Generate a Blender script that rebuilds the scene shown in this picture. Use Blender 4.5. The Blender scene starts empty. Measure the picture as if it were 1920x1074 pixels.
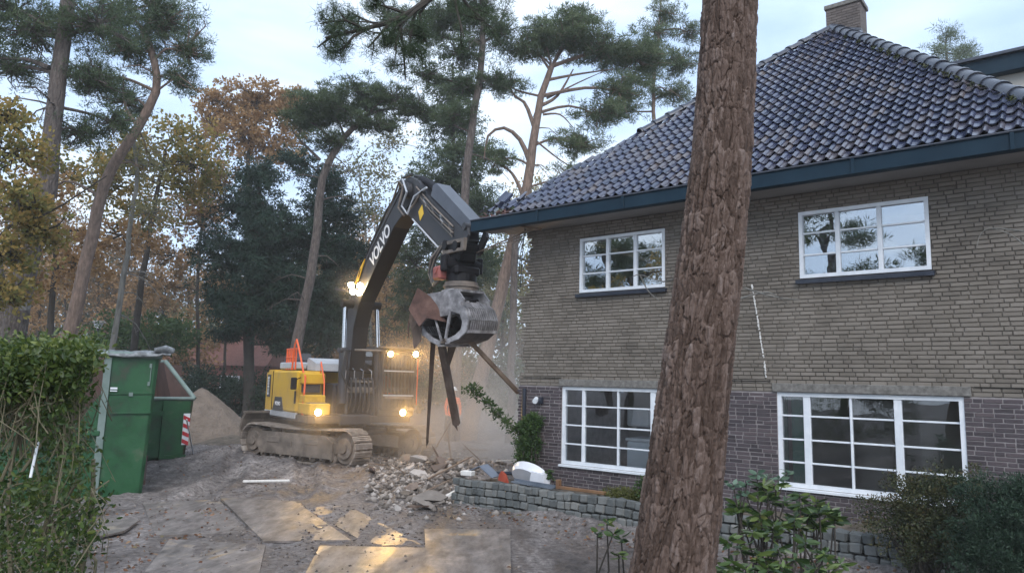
import bpy, bmesh, math, random
import numpy as np
from mathutils import Vector, Matrix, noise as mnoise
random.seed(7); rng = np.random.default_rng(7)
R = math.radians
scene = bpy.context.scene
COL = scene.collection

# ------------------------------------------------------------------ camera
F_PX, PITCH, ROLL, CZ = 1350.0, R(7.7), R(1.43), 2.3
cam_d = bpy.data.cameras.new('camera'); cam = bpy.data.objects.new('camera', cam_d); COL.objects.link(cam)
fw = Vector((0, math.cos(PITCH), math.sin(PITCH)))
_u = Vector((0, -math.sin(PITCH), math.cos(PITCH))); _r = Vector((1, 0, 0))
cr = _r * math.cos(ROLL) + _u * math.sin(ROLL); cu = _u * math.cos(ROLL) - _r * math.sin(ROLL)
m = Matrix((cr, cu, -fw)).transposed().to_4x4(); m.translation = (0, 0, CZ)
cam.matrix_world = m
cam_d.sensor_width = 36; cam_d.lens = F_PX / 1920 * 36; cam_d.clip_end = 2000; cam_d.clip_start = .05
scene.camera = cam

# ------------------------------------------------------------------ sky, sun, exposure
SUN_EL, SUN_AZ = R(42), R(176)           # azimuth clockwise from +Y
world = bpy.data.worlds.new('World'); scene.world = world; world.use_nodes = True
nt = world.node_tree; N = nt.nodes; Lk = nt.links; N.clear()
wo = N.new('ShaderNodeOutputWorld'); bg = N.new('ShaderNodeBackground'); bg.inputs[1].default_value = .11
sky = N.new('ShaderNodeTexSky'); sky.sky_type = 'NISHITA'; sky.sun_disc = False
sky.sun_elevation = SUN_EL; sky.sun_rotation = SUN_AZ; sky.altitude = 0; sky.air_density = 1.2; sky.dust_density = 1.0
tc = N.new('ShaderNodeTexCoord'); mp = N.new('ShaderNodeMapping'); mp.inputs['Scale'].default_value = (1.0, 1.0, 3.2)
mp.inputs['Rotation'].default_value = (0, R(-12), R(30))
nz = N.new('ShaderNodeTexNoise'); nz.inputs['Scale'].default_value = 2.6; nz.inputs['Detail'].default_value = 7; nz.inputs['Roughness'].default_value = .52
nz.inputs['Distortion'].default_value = .3
cl = N.new('ShaderNodeValToRGB')
cl.color_ramp.elements[0].position = .30; cl.color_ramp.elements[0].color = (3.1, 4.3, 6.3, 1)
cl.color_ramp.elements[1].position = .62; cl.color_ramp.elements[1].color = (6.3, 7.2, 8.4, 1)
e = cl.color_ramp.elements.new(.45); e.color = (4.5, 5.75, 7.7, 1)
mx = N.new('ShaderNodeMix'); mx.data_type = 'RGBA'; mx.inputs[0].default_value = .88
Lk.new(tc.outputs['Generated'], mp.inputs[0]); Lk.new(mp.outputs[0], nz.inputs['Vector']); Lk.new(nz.outputs['Fac'], cl.inputs[0])
Lk.new(sky.outputs[0], mx.inputs[6]); Lk.new(cl.outputs[0], mx.inputs[7]); Lk.new(mx.outputs[2], bg.inputs[0]); Lk.new(bg.outputs[0], wo.inputs[0])
sd = bpy.data.lights.new('sun', 'SUN'); sd.energy = 1.35; sd.angle = R(35); sd.color = (1, .96, .93)
so = bpy.data.objects.new('sun', sd); COL.objects.link(so)
sdir = Vector((math.sin(SUN_AZ) * math.cos(SUN_EL), math.cos(SUN_AZ) * math.cos(SUN_EL), math.sin(SUN_EL)))
so.rotation_euler = sdir.to_track_quat('Z', 'Y').to_euler(); so.location = sdir * 30
vs = scene.view_settings; vs.view_transform = 'Standard'; vs.look = 'None'; vs.exposure = .82; vs.gamma = 1; vs.use_curve_mapping = False
scene.cycles.max_bounces = 8; scene.cycles.transparent_max_bounces = 16; scene.cycles.volume_bounces = 1
scene.cycles.volume_step_rate = 2.0; scene.cycles.volume_max_steps = 64
scene.cycles.sample_clamp_indirect = 4

# ------------------------------------------------------------------ helpers: survey of the place from the camera station
C0 = Vector((0, 0, CZ))
def ray(x, y): return fw + cr * ((x - 960) / F_PX) - cu * ((y - 537) / F_PX)
def at_y(x, y, Y): d = ray(x, y); return C0 + d * (Y / d.y)
def on_z(x, y, z=0.): d = ray(x, y); return C0 + d * ((z - CZ) / d.z)
def proj(p):
    v = Vector(p) - C0; z = v.dot(fw)
    return (960 + F_PX * v.dot(cr) / z, 537 - F_PX * v.dot(cu) / z, z)

# ------------------------------------------------------------------ helpers: objects
def tag(o, label=None, cat=None, group=None, kind=None):
    if label: o['label'] = label
    if cat: o['category'] = cat
    if group: o['group'] = group
    if kind: o['kind'] = kind
    return o
def thing(name, label, cat, loc=(0, 0, 0), rotz=0, group=None):
    o = bpy.data.objects.new(name, None); COL.objects.link(o); o.empty_display_size = .2
    o.location = loc; o.rotation_euler = (0, 0, rotz)
    return tag(o, label, cat, group)
def npmesh(name, V, Fc, var=None, smooth=False, mats=None, mi=None):
    """V (n,3); Fc (m,k) one polygon size, or list of arrays"""
    me = bpy.data.meshes.new(name)
    V = np.asarray(V, np.float32)
    if isinstance(Fc, np.ndarray): Fc = [Fc]
    tot = np.concatenate([np.full(len(a), a.shape[1], np.int32) for a in Fc])
    idx = np.concatenate([a.astype(np.int32).ravel() for a in Fc])
    me.vertices.add(len(V)); me.vertices.foreach_set('co', V.ravel())
    me.loops.add(len(idx)); me.loops.foreach_set('vertex_index', idx)
    me.polygons.add(len(tot)); st = np.zeros(len(tot), np.int32); st[1:] = np.cumsum(tot)[:-1]
    me.polygons.foreach_set('loop_start', st)
    if smooth: me.polygons.foreach_set('use_smooth', np.ones(len(tot), bool))
    if var is not None:
        a = me.attributes.new('var', 'FLOAT', 'FACE'); a.data.foreach_set('value', np.asarray(var, np.float32))
    if mats:
        for mm in mats: me.materials.append(mm)
    if mi is not None: me.polygons.foreach_set('material_index', np.asarray(mi, np.int32))
    me.update(calc_edges=True); me.validate()
    return me
class MB:
    def __init__(s): s.v = []; s.f = []; s.var = []
    def add(s, vs, fs, var=0.):
        b = len(s.v); s.v += [tuple(p) for p in vs]; s.f += [tuple(b + i for i in f) for f in fs]; s.var += [var] * len(fs); return s
    def box(s, c, d, M=None, var=0., bev=0.):
        x, y, z = d[0] / 2, d[1] / 2, d[2] / 2
        if bev > 0:
            b = min(bev, x * .8, y * .8, z * .8); P = []
            for sx in (-1, 1):
                for sy in (-1, 1):
                    for sz in (-1, 1):
                        P += [(sx * x, sy * (y - b), sz * (z - b)), (sx * (x - b), sy * y, sz * (z - b)), (sx * (x - b), sy * (y - b), sz * z)]
            bm = bmesh.new()
            for p in P: bm.verts.new(p)
            bmesh.ops.convex_hull(bm, input=bm.verts[:]); bmesh.ops.dissolve_limit(bm, angle_limit=.02, verts=bm.verts[:], edges=bm.edges[:])
            bm.verts.index_update(); P = [v.co.copy() for v in bm.verts]; Fc = [[v.index for v in f.verts] for f in bm.faces]; bm.free()
        else:
            P = [(a, b_, c_) for a in (-x, x) for b_ in (-y, y) for c_ in (-z, z)]
            Fc = [(0, 1, 3, 2), (4, 6, 7, 5), (0, 4, 5, 1), (2, 3, 7, 6), (0, 2, 6, 4), (1, 5, 7, 3)]
        P = [Vector(p) for p in P]
        if M is not None: P = [M @ p for p in P]
        c = Vector(c); return s.add([p + c for p in P], Fc, var)
    def beam(s, a, b, w, h, up=(0, 0, 1), var=0., bev=0., ends=(1, 1)):
        a, b = Vector(a), Vector(b); d = (b - a); L = d.length; d.normalize(); up = Vector(up)
        if abs(d.dot(up)) > .98: up = Vector((1, 0, 0))
        sd_ = d.cross(up).normalized(); u2 = sd_.cross(d)
        M = Matrix((d, sd_, u2)).transposed()
        if ends == (1, 1): return s.box((a + b) / 2, (L, w, h), M, var, bev)
        P = []
        for t, k in ((a, ends[0]), (b, ends[1])):
            P += [t + sd_ * (i * w / 2 * k) + u2 * (j * h / 2 * k) for i, j in ((-1, -1), (1, -1), (1, 1), (-1, 1))]
        return s.add(P, [(0, 1, 2, 3), (4, 7, 6, 5), (0, 4, 5, 1), (1, 5, 6, 2), (2, 6, 7, 3), (3, 7, 4, 0)], var)
    def tube(s, pts, rad, n=8, var=0., cap=True):
        pts = [Vector(p) for p in pts]
        if not hasattr(rad, '__len__'): rad = [rad] * len(pts)
        P = []; up = None
        for i, p in enumerate(pts):
            t = (pts[min(i + 1, len(pts) - 1)] - pts[max(i - 1, 0)])
            t = t.normalized() if t.length > 1e-9 else Vector((0, 0, 1))
            if up is None:
                up = Vector((0, 0, 1)) if abs(t.z) < .9 else Vector((1, 0, 0))
            a = t.cross(up).normalized(); b = a.cross(t); up = b
            for k in range(n):
                q = 2 * math.pi * k / n; P.append(p + (a * math.cos(q) + b * math.sin(q)) * rad[i])
        Fc = [(i * n + k, i * n + (k + 1) % n, (i + 1) * n + (k + 1) % n, (i + 1) * n + k) for i in range(len(pts) - 1) for k in range(n)]
        if cap: Fc += [tuple(range(n))[::-1], tuple((len(pts) - 1) * n + k for k in range(n))]
        return s.add(P, Fc, var)
    def cyl(s, a, b, r, n=16, var=0., r2=None): return s.tube([a, b], [r, r if r2 is None else r2], n, var)
    def prism(s, poly, a, b, ax='y', var=0.):
        """poly in the two other axes; extruded along ax from a to b"""
        def P(p, t):
            return {'y': (p[0], t, p[1]), 'x': (t, p[0], p[1]), 'z': (p[0], p[1], t)}[ax]
        n = len(poly); V = [P(p, a) for p in poly] + [P(p, b) for p in poly]
        return s.add(V, [tuple(range(n)), tuple(range(2 * n - 1, n - 1, -1))] + [(i, n + i, n + (i + 1) % n, (i + 1) % n) for i in range(n)], var)
    def ring(s, poly_o, poly_i, a, b, ax='y'):
        """frame between two polygons with equal count"""
        def P(p, t):
            return {'y': (p[0], t, p[1]), 'x': (t, p[0], p[1]), 'z': (p[0], p[1], t)}[ax]
        n = len(poly_o); V = [P(p, a) for p in poly_o] + [P(p, a) for p in poly_i] + [P(p, b) for p in poly_o] + [P(p, b) for p in poly_i]
        F_ = []
        for i in range(n):
            j = (i + 1) % n
            F_ += [(i, j, n + j, n + i), (2 * n + i, 3 * n + i, 3 * n + j, 2 * n + j), (i, 2 * n + i, 2 * n + j, j), (n + i, n + j, 3 * n + j, 3 * n + i)]
        return s.add(V, F_)
    def mesh(s, name, mat, smooth=False):
        me = bpy.data.meshes.new(name); me.from_pydata(s.v, [], s.f)
        bm = bmesh.new(); bm.from_mesh(me); bmesh.ops.recalc_face_normals(bm, faces=bm.faces[:]); bm.to_mesh(me); bm.free()
        if any(s.var):
            a = me.attributes.new('var', 'FLOAT', 'FACE'); a.data.foreach_set('value', s.var)
        me.materials.append(mat)
        if smooth:
            me.polygons.foreach_set('use_smooth', [True] * len(me.polygons))
            try: me.set_sharp_from_angle(angle=R(40))
            except Exception: pass
        return me
def obj(name, me, parent=None, label=None, kind=None, loc=None):
    o = bpy.data.objects.new(name, me); COL.objects.link(o)
    if parent is not None: o.parent = parent
    if loc is not None: o.location = loc
    return tag(o, label, None, None, kind)
def part(name, mb, mat, parent, smooth=False, label=None, kind=None): return obj(name, mb.mesh(name, mat, smooth), parent, label, kind)

# ------------------------------------------------------------------ helpers: materials
def ramp(N, stops):
    r = N.new('ShaderNodeValToRGB'); el = r.color_ramp.elements
    el[0].position, el[0].color = stops[0][0], (*stops[0][1], 1); el[1].position, el[1].color = stops[-1][0], (*stops[-1][1], 1)
    for p, c in stops[1:-1]: q = el.new(p); q.color = (*c, 1)
    return r
def mat(name, cols, scale=4., rough=.8, metal=0., bump=0., bscale=None, detail=6, var=0., bdist=.01, stretch=None, rough2=None, spec=.5, hue=None, distort=0.):
    """noise mix of colours in world position; var: weight of per-piece variation (attribute + object random)"""
    M = bpy.data.materials.new(name); M.use_nodes = True; t = M.node_tree; N = t.nodes; L = t.links
    b = N['Principled BSDF']; b.inputs['Roughness'].default_value = rough; b.inputs['Metallic'].default_value = metal
    b.inputs['Specular IOR Level'].default_value = spec
    if isinstance(cols[0], (int, float)): cols = [cols, tuple(c * .8 for c in cols)]
    g = N.new('ShaderNodeNewGeometry'); vec = g.outputs['Position']
    if stretch:
        mp = N.new('ShaderNodeMapping'); mp.inputs['Scale'].default_value = stretch; L.new(vec, mp.inputs[0]); vec = mp.outputs[0]
    n = N.new('ShaderNodeTexNoise'); n.inputs['Scale'].default_value = scale; n.inputs['Detail'].default_value = detail; n.inputs['Roughness'].default_value = .6
    n.inputs['Distortion'].default_value = distort
    L.new(vec, n.inputs['Vector']); fac = n.outputs['Fac']
    k = len(cols); st = [(.3 + .4 * i / (k - 1), c) for i, c in enumerate(cols)]
    if var:
        a = N.new('ShaderNodeAttribute'); a.attribute_name = 'var'; oi = N.new('ShaderNodeObjectInfo')
        ad = N.new('ShaderNodeMath'); L.new(a.outputs['Fac'], ad.inputs[0]); L.new(oi.outputs['Random'], ad.inputs[1])
        fr = N.new('ShaderNodeMath'); fr.operation = 'FRACT'; L.new(ad.outputs[0], fr.inputs[0])
        mxx = N.new('ShaderNodeMix'); mxx.inputs[0].default_value = var; L.new(fac, mxx.inputs[2]); L.new(fr.outputs[0], mxx.inputs[3]); fac = mxx.outputs[0]
        st = [(max(0, .3 * (1 - var)) + (1 - .6 * (1 - var)) * i / (k - 1), c) for i, c in enumerate(cols)]
    r = ramp(N, st); L.new(fac, r.inputs[0]); L.new(r.outputs[0], b.inputs['Base Color'])
    if rough2 is not None:
        mr = N.new('ShaderNodeMapRange'); mr.inputs[1].default_value = .35; mr.inputs[2].default_value = .65; mr.inputs[3].default_value = rough; mr.inputs[4].default_value = rough2
        L.new(n.outputs['Fac'], mr.inputs[0]); L.new(mr.outputs[0], b.inputs['Roughness'])
    if bump:
        n2 = N.new('ShaderNodeTexNoise'); n2.inputs['Scale'].default_value = bscale or scale * 6; n2.inputs['Detail'].default_value = 8; L.new(vec, n2.inputs['Vector'])
        bp = N.new('ShaderNodeBump'); bp.inputs['Strength'].default_value = bump; bp.inputs['Distance'].default_value = bdist
        L.new(n2.outputs['Fac'], bp.inputs['Height']); L.new(bp.outputs[0], b.inputs['Normal'])
    return M
def leafmat(name, stops, trans=.3, rough=.6, gloss=.25):
    M = bpy.data.materials.new(name); M.use_nodes = True; t = M.node_tree; N = t.nodes; L = t.links
    b = N['Principled BSDF']; b.inputs['Roughness'].default_value = rough; b.inputs['Specular IOR Level'].default_value = gloss
    a = N.new('ShaderNodeAttribute'); a.attribute_name = 'var'
    r = ramp(N, [(i / (len(stops) - 1), c) for i, c in enumerate(stops)]); L.new(a.outputs['Fac'], r.inputs[0])
    L.new(r.outputs[0], b.inputs['Base Color'])
    tr = N.new('ShaderNodeBsdfTranslucent'); L.new(r.outputs[0], tr.inputs[0])
    ms = N.new('ShaderNodeMixShader'); ms.inputs[0].default_value = trans; L.new(b.outputs[0], ms.inputs[1]); L.new(tr.outputs[0], ms.inputs[2])
    L.new(ms.outputs[0], N['Material Output'].inputs[0]); return M
def emis(name, col, s):
    M = bpy.data.materials.new(name); M.use_nodes = True; b = M.node_tree.nodes['Principled BSDF']
    b.inputs['Base Color'].default_value = (*col, 1); b.inputs['Emission Color'].default_value = (*col, 1); b.inputs['Emission Strength'].default_value = s; return M
def glassmat(name, tint, refl, rough=0.):
    M = bpy.data.materials.new(name); M.use_nodes = True; t = M.node_tree; N = t.nodes; L = t.links
    for n in list(N):
        if n.type == 'BSDF_PRINCIPLED': N.remove(n)
    tr = N.new('ShaderNodeBsdfTransparent'); tr.inputs[0].default_value = (*tint, 1)
    gl = N.new('ShaderNodeBsdfGlossy'); gl.inputs['Roughness'].default_value = rough; gl.inputs[0].default_value = (.95, .97, 1, 1)
    lw = N.new('ShaderNodeFresnel'); lw.inputs[0].default_value = 1.5
    mr = N.new('ShaderNodeMapRange'); mr.inputs[1].default_value = .04; mr.inputs[2].default_value = 1; mr.inputs[3].default_value = refl; mr.inputs[4].default_value = 1
    # slightly wavy old glass
    g = N.new('ShaderNodeNewGeometry'); nn = N.new('ShaderNodeTexNoise'); nn.inputs['Scale'].default_value = 1.6; nn.inputs['Detail'].default_value = 2
    bp = N.new('ShaderNodeBump'); bp.inputs['Strength'].default_value = .12; bp.inputs['Distance'].default_value = .02
    L.new(g.outputs['Position'], nn.inputs['Vector']); L.new(nn.outputs['Fac'], bp.inputs['Height']); L.new(bp.outputs[0], gl.inputs['Normal'])
    ms = N.new('ShaderNodeMixShader'); L.new(lw.outputs[0], mr.inputs[0]); L.new(mr.outputs[0], ms.inputs[0]); L.new(tr.outputs[0], ms.inputs[1]); L.new(gl.outputs[0], ms.inputs[2])
    L.new(ms.outputs[0], N['Material Output'].inputs[0]); return M

# value-noise fbm in numpy
_T = rng.random((256, 256))
def vnoise(x, y):
    xi = np.floor(x).astype(int); yi = np.floor(y).astype(int); fx = x - xi; fy = y - yi
    fx = fx * fx * (3 - 2 * fx); fy = fy * fy * (3 - 2 * fy)
    a = _T[xi & 255, yi & 255]; b = _T[(xi + 1) & 255, yi & 255]; c = _T[xi & 255, (yi + 1) & 255]; d = _T[(xi + 1) & 255, (yi + 1) & 255]
    return (a * (1 - fx) + b * fx) * (1 - fy) + (c * (1 - fx) + d * fx) * fy
def fbm(x, y, o=4):
    s = 0; a = .5
    for i in range(o): s = s + a * vnoise(x * 2 ** i + 17.3 * i, y * 2 ** i + 5.1 * i); a *= .5
    return s

# ------------------------------------------------------------------ house frame
HO = Vector((.2072, 14.4301, 0)); HX = Vector((.77619, -.6305, 0)); HY = Vector((.6305, .77619, 0)); HROT = math.atan2(HX.y, HX.x)
def hw(u, v, z): return HO + HX * u + HY * v + Vector((0, 0, z))       # house coordinates -> world (v < 0: in front of the facade)
def on_house(x, y, v=0.):
    d = ray(x, y); P = HO + HY * v; t = (P - C0).dot(HY) / d.dot(HY); q = C0 + d * t; return ((q - HO).dot(HX), q.z)

# ------------------------------------------------------------------ ground
def terrain(x, y):
    hu = (x - HO.x) * HX.x + (y - HO.y) * HX.y; hv = (x - HO.x) * HY.x + (y - HO.y) * HY.y
    h = (fbm(x * .35, y * .35, 3) - .44) * .16
    near = np.clip((8.9 - y) / 5., 0, 1); h = h + near * near * (3 - 2 * near) * .72
    # churned mud: oblong lumps
    h = h + (fbm(x * 2.1 + 3, y * 3.4, 4) - .47) * .13 * np.clip((30 - y) / 12, .1, 1)
    h = h + (fbm(x * 8, y * 8, 3) - .45) * .065 * (1 + .9 * np.clip((y - 13.5) / 4, 0, 1))
    # wheel ruts leading from the plates to the excavator
    for k, (x0, x1) in enumerate(((-4.9, -7.6), (-3.3, -5.6), (-2.3, -3.2), (-.9, -2.0))):
        c = x0 + (x1 - x0) * np.clip((y - 11) / 10, -.3, 1.3) + .15 * np.sin(y * .8 + k)
        d = np.abs(x - c); w = np.clip((24 - y) / 4, 0, 1) * np.clip((y - 9) / 1, 0, 1)
        h = h - (.085 + .022 * np.sin(y * 31 + 2 * np.sin(x * 6))) * np.exp(-(d / .24) ** 4) * w + .05 * np.exp(-((d - .38) / .12) ** 2) * w
    # earth banked against the foot of the cobble wall
    d = -hv - 1.02
    bank = .21 * np.exp(-(np.clip(d, 0, 9) / .38) ** 2) * np.clip((hu + 1.4) / .8, 0, 1) * np.where(hv > -1.0, .9, 1.)
    h = h + bank * (.7 + .6 * fbm(hu * 2.3, hv * 2.3, 3))
    # mound under the rubble
    h = h + .28 * np.exp(-(((x + 1.75) / 1.3) ** 2 + ((y - 17.3) / 1.6) ** 2)) + .25 * np.exp(-(((x + .6) / 1.2) ** 2 + ((y - 18.6) / 1.6) ** 2))
    h = h + .17 * np.exp(-(np.clip(np.abs(x + 5.4) - 2.6, 0, 9) / .8) ** 2 - (np.clip(np.abs(y - 21) - 2.6, 0, 9) / .8) ** 2)
    h = h + .28 * np.exp(-(((x + 1.95) / 1.0) ** 2 + ((y - 25.3) / 1.2) ** 2))
    # churned bank left by the skip
    h = h + .12 * np.exp(-(((x + 8.3) / 1.4) ** 2 + ((y - 23) / 2.5) ** 2))
    flat = np.exp(-(np.clip(np.abs(x + 2.95) - 3.0, 0, 9) / .4) ** 2 - (np.clip(np.abs(y - 11.6) - 2.5, 0, 9) / .4) ** 2)
    return h * (1 - .78 * flat)
def gz(x, y): return float(terrain(np.array([float(x)]), np.array([float(y)]))[0])
def axis(lo, a, b, hi, step, k=26):
    d = np.arange(a, b, step); t = np.linspace(0, 1, k)
    return np.unique(np.concatenate([lo + (a - lo) * (1 - (1 - t) ** 3), d, b + (hi - b) * t ** 3]).round(4))
gx = axis(-320, -11.5, 5.2, 320, .055); gy = axis(-40, 7.8, 26, 400, .055)
X, Y = np.meshgrid(gx, gy); Z = terrain(X, Y)
nx, ny = len(gx), len(gy)
ii = (np.arange(ny - 1)[:, None] * nx + np.arange(nx - 1)[None, :]).ravel()
gm = npmesh('ground', np.stack([X.ravel(), Y.ravel(), Z.ravel()], 1), np.stack([ii, ii + 1, ii + nx + 1, ii + nx], 1), smooth=True)
def ground_material():
    M = bpy.data.materials.new('mud'); M.use_nodes = True; t = M.node_tree; N = t.nodes; L = t.links; b = N['Principled BSDF']
    g = N.new('ShaderNodeNewGeometry'); mp = N.new('ShaderNodeMapping'); mp.inputs['Scale'].default_value = (1.15, .38, 1); mp.inputs['Rotation'].default_value = (0, 0, R(-14)); L.new(g.outputs['Position'], mp.inputs[0])
    n1 = N.new('ShaderNodeTexNoise'); n1.inputs['Scale'].default_value = 1.1; n1.inputs['Detail'].default_value = 9; n1.inputs['Roughness'].default_value = .68; n1.inputs['Distortion'].default_value = .6
    L.new(mp.outputs[0], n1.inputs['Vector'])
    r = ramp(N, [(.30, (.06, .050, .045)), (.43, (.115, .097, .090)), (.53, (.18, .157, .147)), (.66, (.30, .268, .252))]); L.new(n1.outputs['Fac'], r.inputs[0])
    n2 = N.new('ShaderNodeTexNoise'); n2.inputs['Scale'].default_value = 11; n2.inputs['Detail'].default_value = 10; n2.inputs['Roughness'].default_value = .78; L.new(g.outputs['Position'], n2.inputs['Vector'])
    mx = N.new('ShaderNodeMix'); mx.data_type = 'RGBA'; mx.blend_type = 'MULTIPLY'; mx.inputs[0].default_value = 1; rg = ramp(N, [(.36, (.40, .38, .36)), (.5, (.95, .95, .95)), (.62, (1.5, 1.5, 1.5))]); L.new(n2.outputs['Fac'], rg.inputs[0])
    L.new(r.outputs[0], mx.inputs[6]); L.new(rg.outputs[0], mx.inputs[7]); L.new(mx.outputs[2], b.inputs['Base Color'])
    mr = N.new('ShaderNodeMapRange'); mr.inputs[1].default_value = .35; mr.inputs[2].default_value = .6; mr.inputs[3].default_value = .45; mr.inputs[4].default_value = .92; L.new(n1.outputs['Fac'], mr.inputs[0]); L.new(mr.outputs[0], b.inputs['Roughness'])
    bp = N.new('ShaderNodeBump'); bp.inputs['Strength'].default_value = 1; bp.inputs['Distance'].default_value = .05; L.new(n2.outputs['Fac'], bp.inputs['Height']); L.new(bp.outputs[0], b.inputs['Normal'])
    return M
MUD = ground_material(); gm.materials.append(MUD)
tag(obj('ground', gm), kind='structure')
SOIL = mat('soil', [(.05, .04, .03), (.10, .08, .06), (.16, .13, .10)], 5, .9, bump=.8, bscale=25, bdist=.03)

# ------------------------------------------------------------------ house
M_BRICK_U = mat('buff_brick', [(.10, .085, .070), (.16, .138, .113), (.20, .174, .145), (.24, .21, .178)], 1.6, .88, bump=.5, bscale=60, bdist=.006, var=.26, detail=10)
M_BRICK_L = mat('purple_brick', [(.032, .025, .028), (.06, .047, .052), (.078, .060, .066), (.10, .076, .078)], 3, .7, bump=.5, bscale=60, bdist=.006, var=.6)
M_MORT_U = mat('dark_mortar', [(.06, .051, .043), (.15, .13, .108)], .8, .95, bump=.5, bscale=80)
M_MORT_L = mat('pale_mortar', [(.20, .18, .178), (.30, .272, .265)], 8, .95, bump=.5, bscale=80)
M_WHITE = mat('white_paint', [(.62, .66, .70), (.78, .80, .82)], 6, .45, bump=.15, bscale=40)
M_SILL = mat('dark_glazed_sill', [(.012, .016, .028), (.03, .035, .05)], 6, .3)
M_CONC = mat('old_concrete', [(.10, .095, .085), (.17, .16, .145), (.24, .23, .21)], 14, .9, bump=.8, bscale=90, bdist=.008)
M_GUT = mat('petrol_gutter', [(.004, .018, .032), (.008, .028, .046)], 2.5, .55, spec=.2, bump=.1, bscale=12)
M_SOFF = mat('soffit_board', [(.22, .21, .20), (.28, .27, .26)], 2, .7)
M_TILE = mat('smoked_tile', [(.018, .022, .042), (.03, .038, .072), (.045, .052, .095), (.07, .066, .085), (.12, .09, .075)], 3, .13, bump=.25, bscale=40, bdist=.004, var=.5, rough2=.32, spec=1.0)
M_RIDGE = mat('ridge_tile', [(.025, .03, .045), (.05, .057, .075), (.09, .09, .10)], 5, .3, bump=.3, bscale=40, var=.4)
M_DARK = mat('dark_void', [(.012, .01, .01), (.02, .018, .016)], 4, .9)
M_WOOD = mat('weathered_wood', [(.09, .06, .045), (.17, .125, .095), (.24, .19, .15)], 5, .85, bump=.4, bscale=30, stretch=(1, 1, .4))
M_GLASS_LOW = glassmat('window_glass', (.97, .98, .98), .08); M_GLASS_UP = glassmat('window_glass_upper', (.8, .83, .83), .36)
M_PLASTER = mat('interior_plaster', [(.26, .25, .21), (.34, .32, .28)], 2, .9)
M_DKGREEN = mat('green_curtain', [(.012, .09, .06), (.02, .13, .085)], 3, .8)

house = thing('brick_house', 'two storey brick house with dark pantile hip roof, half torn down at its left end', 'house', HO, HROT)
WLEN, WTOP, BAND, BASE = 8.45, 5.36, 2.28, .05
wins = dict(w1=(1.39, 3.17, 4.04, 5.08), w2=(5.46, 7.24, 4.02, 5.06), w3=(1.02, 3.47, .85, 2.28), w4=(5.06, 7.53, .87, 2.28))
RH, BW = .0615, .0495
def edge_u(z):                                     # torn left edge of the facade
    if z > 4.15: return .17 + .07 * math.sin(z * 9) + .06 * math.sin(z * 23) - max(0, z - 5.2) * .4
    if z > 2.45: return .05 + .035 * math.sin(z * 17)
    return -.02 + .015 * math.sin(z * 31)
def backing(z0, z1, name, m_):
    cuts = sorted({z0, z1} | {z for w in wins.values() for z in w[2:] if z0 < z < z1} | {q for q in np.arange(z0, z1, .25)})
    mb = MB()
    for a, b in zip(cuts[:-1], cuts[1:]):
        segs = [(edge_u((a + b) / 2) + .03, WLEN)]
        for w in wins.values():
            if w[2] < (a + b) / 2 < w[3]:
                segs = [q for s in segs for q in ([(s[0], min(s[1], w[0])), (max(s[0], w[1]), s[1])] if w[0] < s[1] and w[1] > s[0] else [s])]
        for s in segs:
            if s[1] - s[0] > .01: mb.box(((s[0] + s[1]) / 2, .135 + (.0015 if z0 < 1 else .006) - .01, (a + b) / 2), (s[1] - s[0], .25, b - a))
    return part(name, mb, m_, house)
wall_u = backing(BAND, WTOP, 'upper_wall', M_MORT_U); wall_l = backing(BASE, BAND, 'lower_wall', M_MORT_L)
lints = ((.96, 3.56, 2.285, 2.415), (5.0, 7.62, 2.285, 2.415))
def lay(z0, z1):
    rows = int(round((z1 - z0) / RH)); out = []
    for r in range(rows):
        z = z0 + r * RH; zm = z + RH / 2; u = edge_u(zm) - random.random() * .03 + (random.uniform(-.06, .07) if zm > 2.5 else 0); st = random.random(); seq = r % 2
        u -= 0 if zm < 2.5 else random.choice((0, 0, .05))
        k = random.randint(0, 2)
        while u < WLEN:
            L = .207 if (k % 3) else .098
            k += 1
            if random.random() < .08: k += 1
            a, b = u, u + L; u = b + .0145
            for w in list(wins.values()) + [(l[0], l[1], l[2], l[3]) for l in lints]:
                if w[2] - .02 < zm < w[3] + .012 and a < w[1] and b > w[0]:
                    if a >= w[0] and b <= w[1]: a = b = None; break
                    if a < w[0]: b = min(b, w[0] - .004)
                    else: a = max(a, w[1] + .004)
            if a is None or b - a < .025: continue
            out.append(((a + b) / 2, zm + random.uniform(-.0012, .0012), b - a))
    return out
def brick_unit():                                   # 1 x 1 x 1, front (-y) chamfered
    c = .055; mb = MB()
    P = [(-.5, 1, -.5), (.5, 1, -.5), (.5, 1, .5), (-.5, 1, .5), (-.5, .12, -.5), (.5, .12, -.5), (.5, .12, .5), (-.5, .12, .5),
         (-.5 + c * .4, 0, -.5 + c * 1.8), (.5 - c * .4, 0, -.5 + c * 1.8), (.5 - c * .4, 0, .5 - c * 1.8), (-.5 + c * .4, 0, .5 - c * 1.8)]
    F_ = [(8, 9, 10, 11), (4, 5, 9, 8), (5, 6, 10, 9), (6, 7, 11, 10), (7, 4, 8, 11), (0, 1, 5, 4), (1, 2, 6, 5), (2, 3, 7, 6), (3, 0, 4, 7)]
    return P, F_
BP, BF = brick_unit()
def seen(u, z):
    x, y, d = proj(hw(u, 0, z))
    if not (5 < x < 1915 and 5 < y < 1070): return 0
    tx = 1262 + (1074 - y) * .1
    return 0 if abs(x - tx) < 75 else 1 / d
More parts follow.
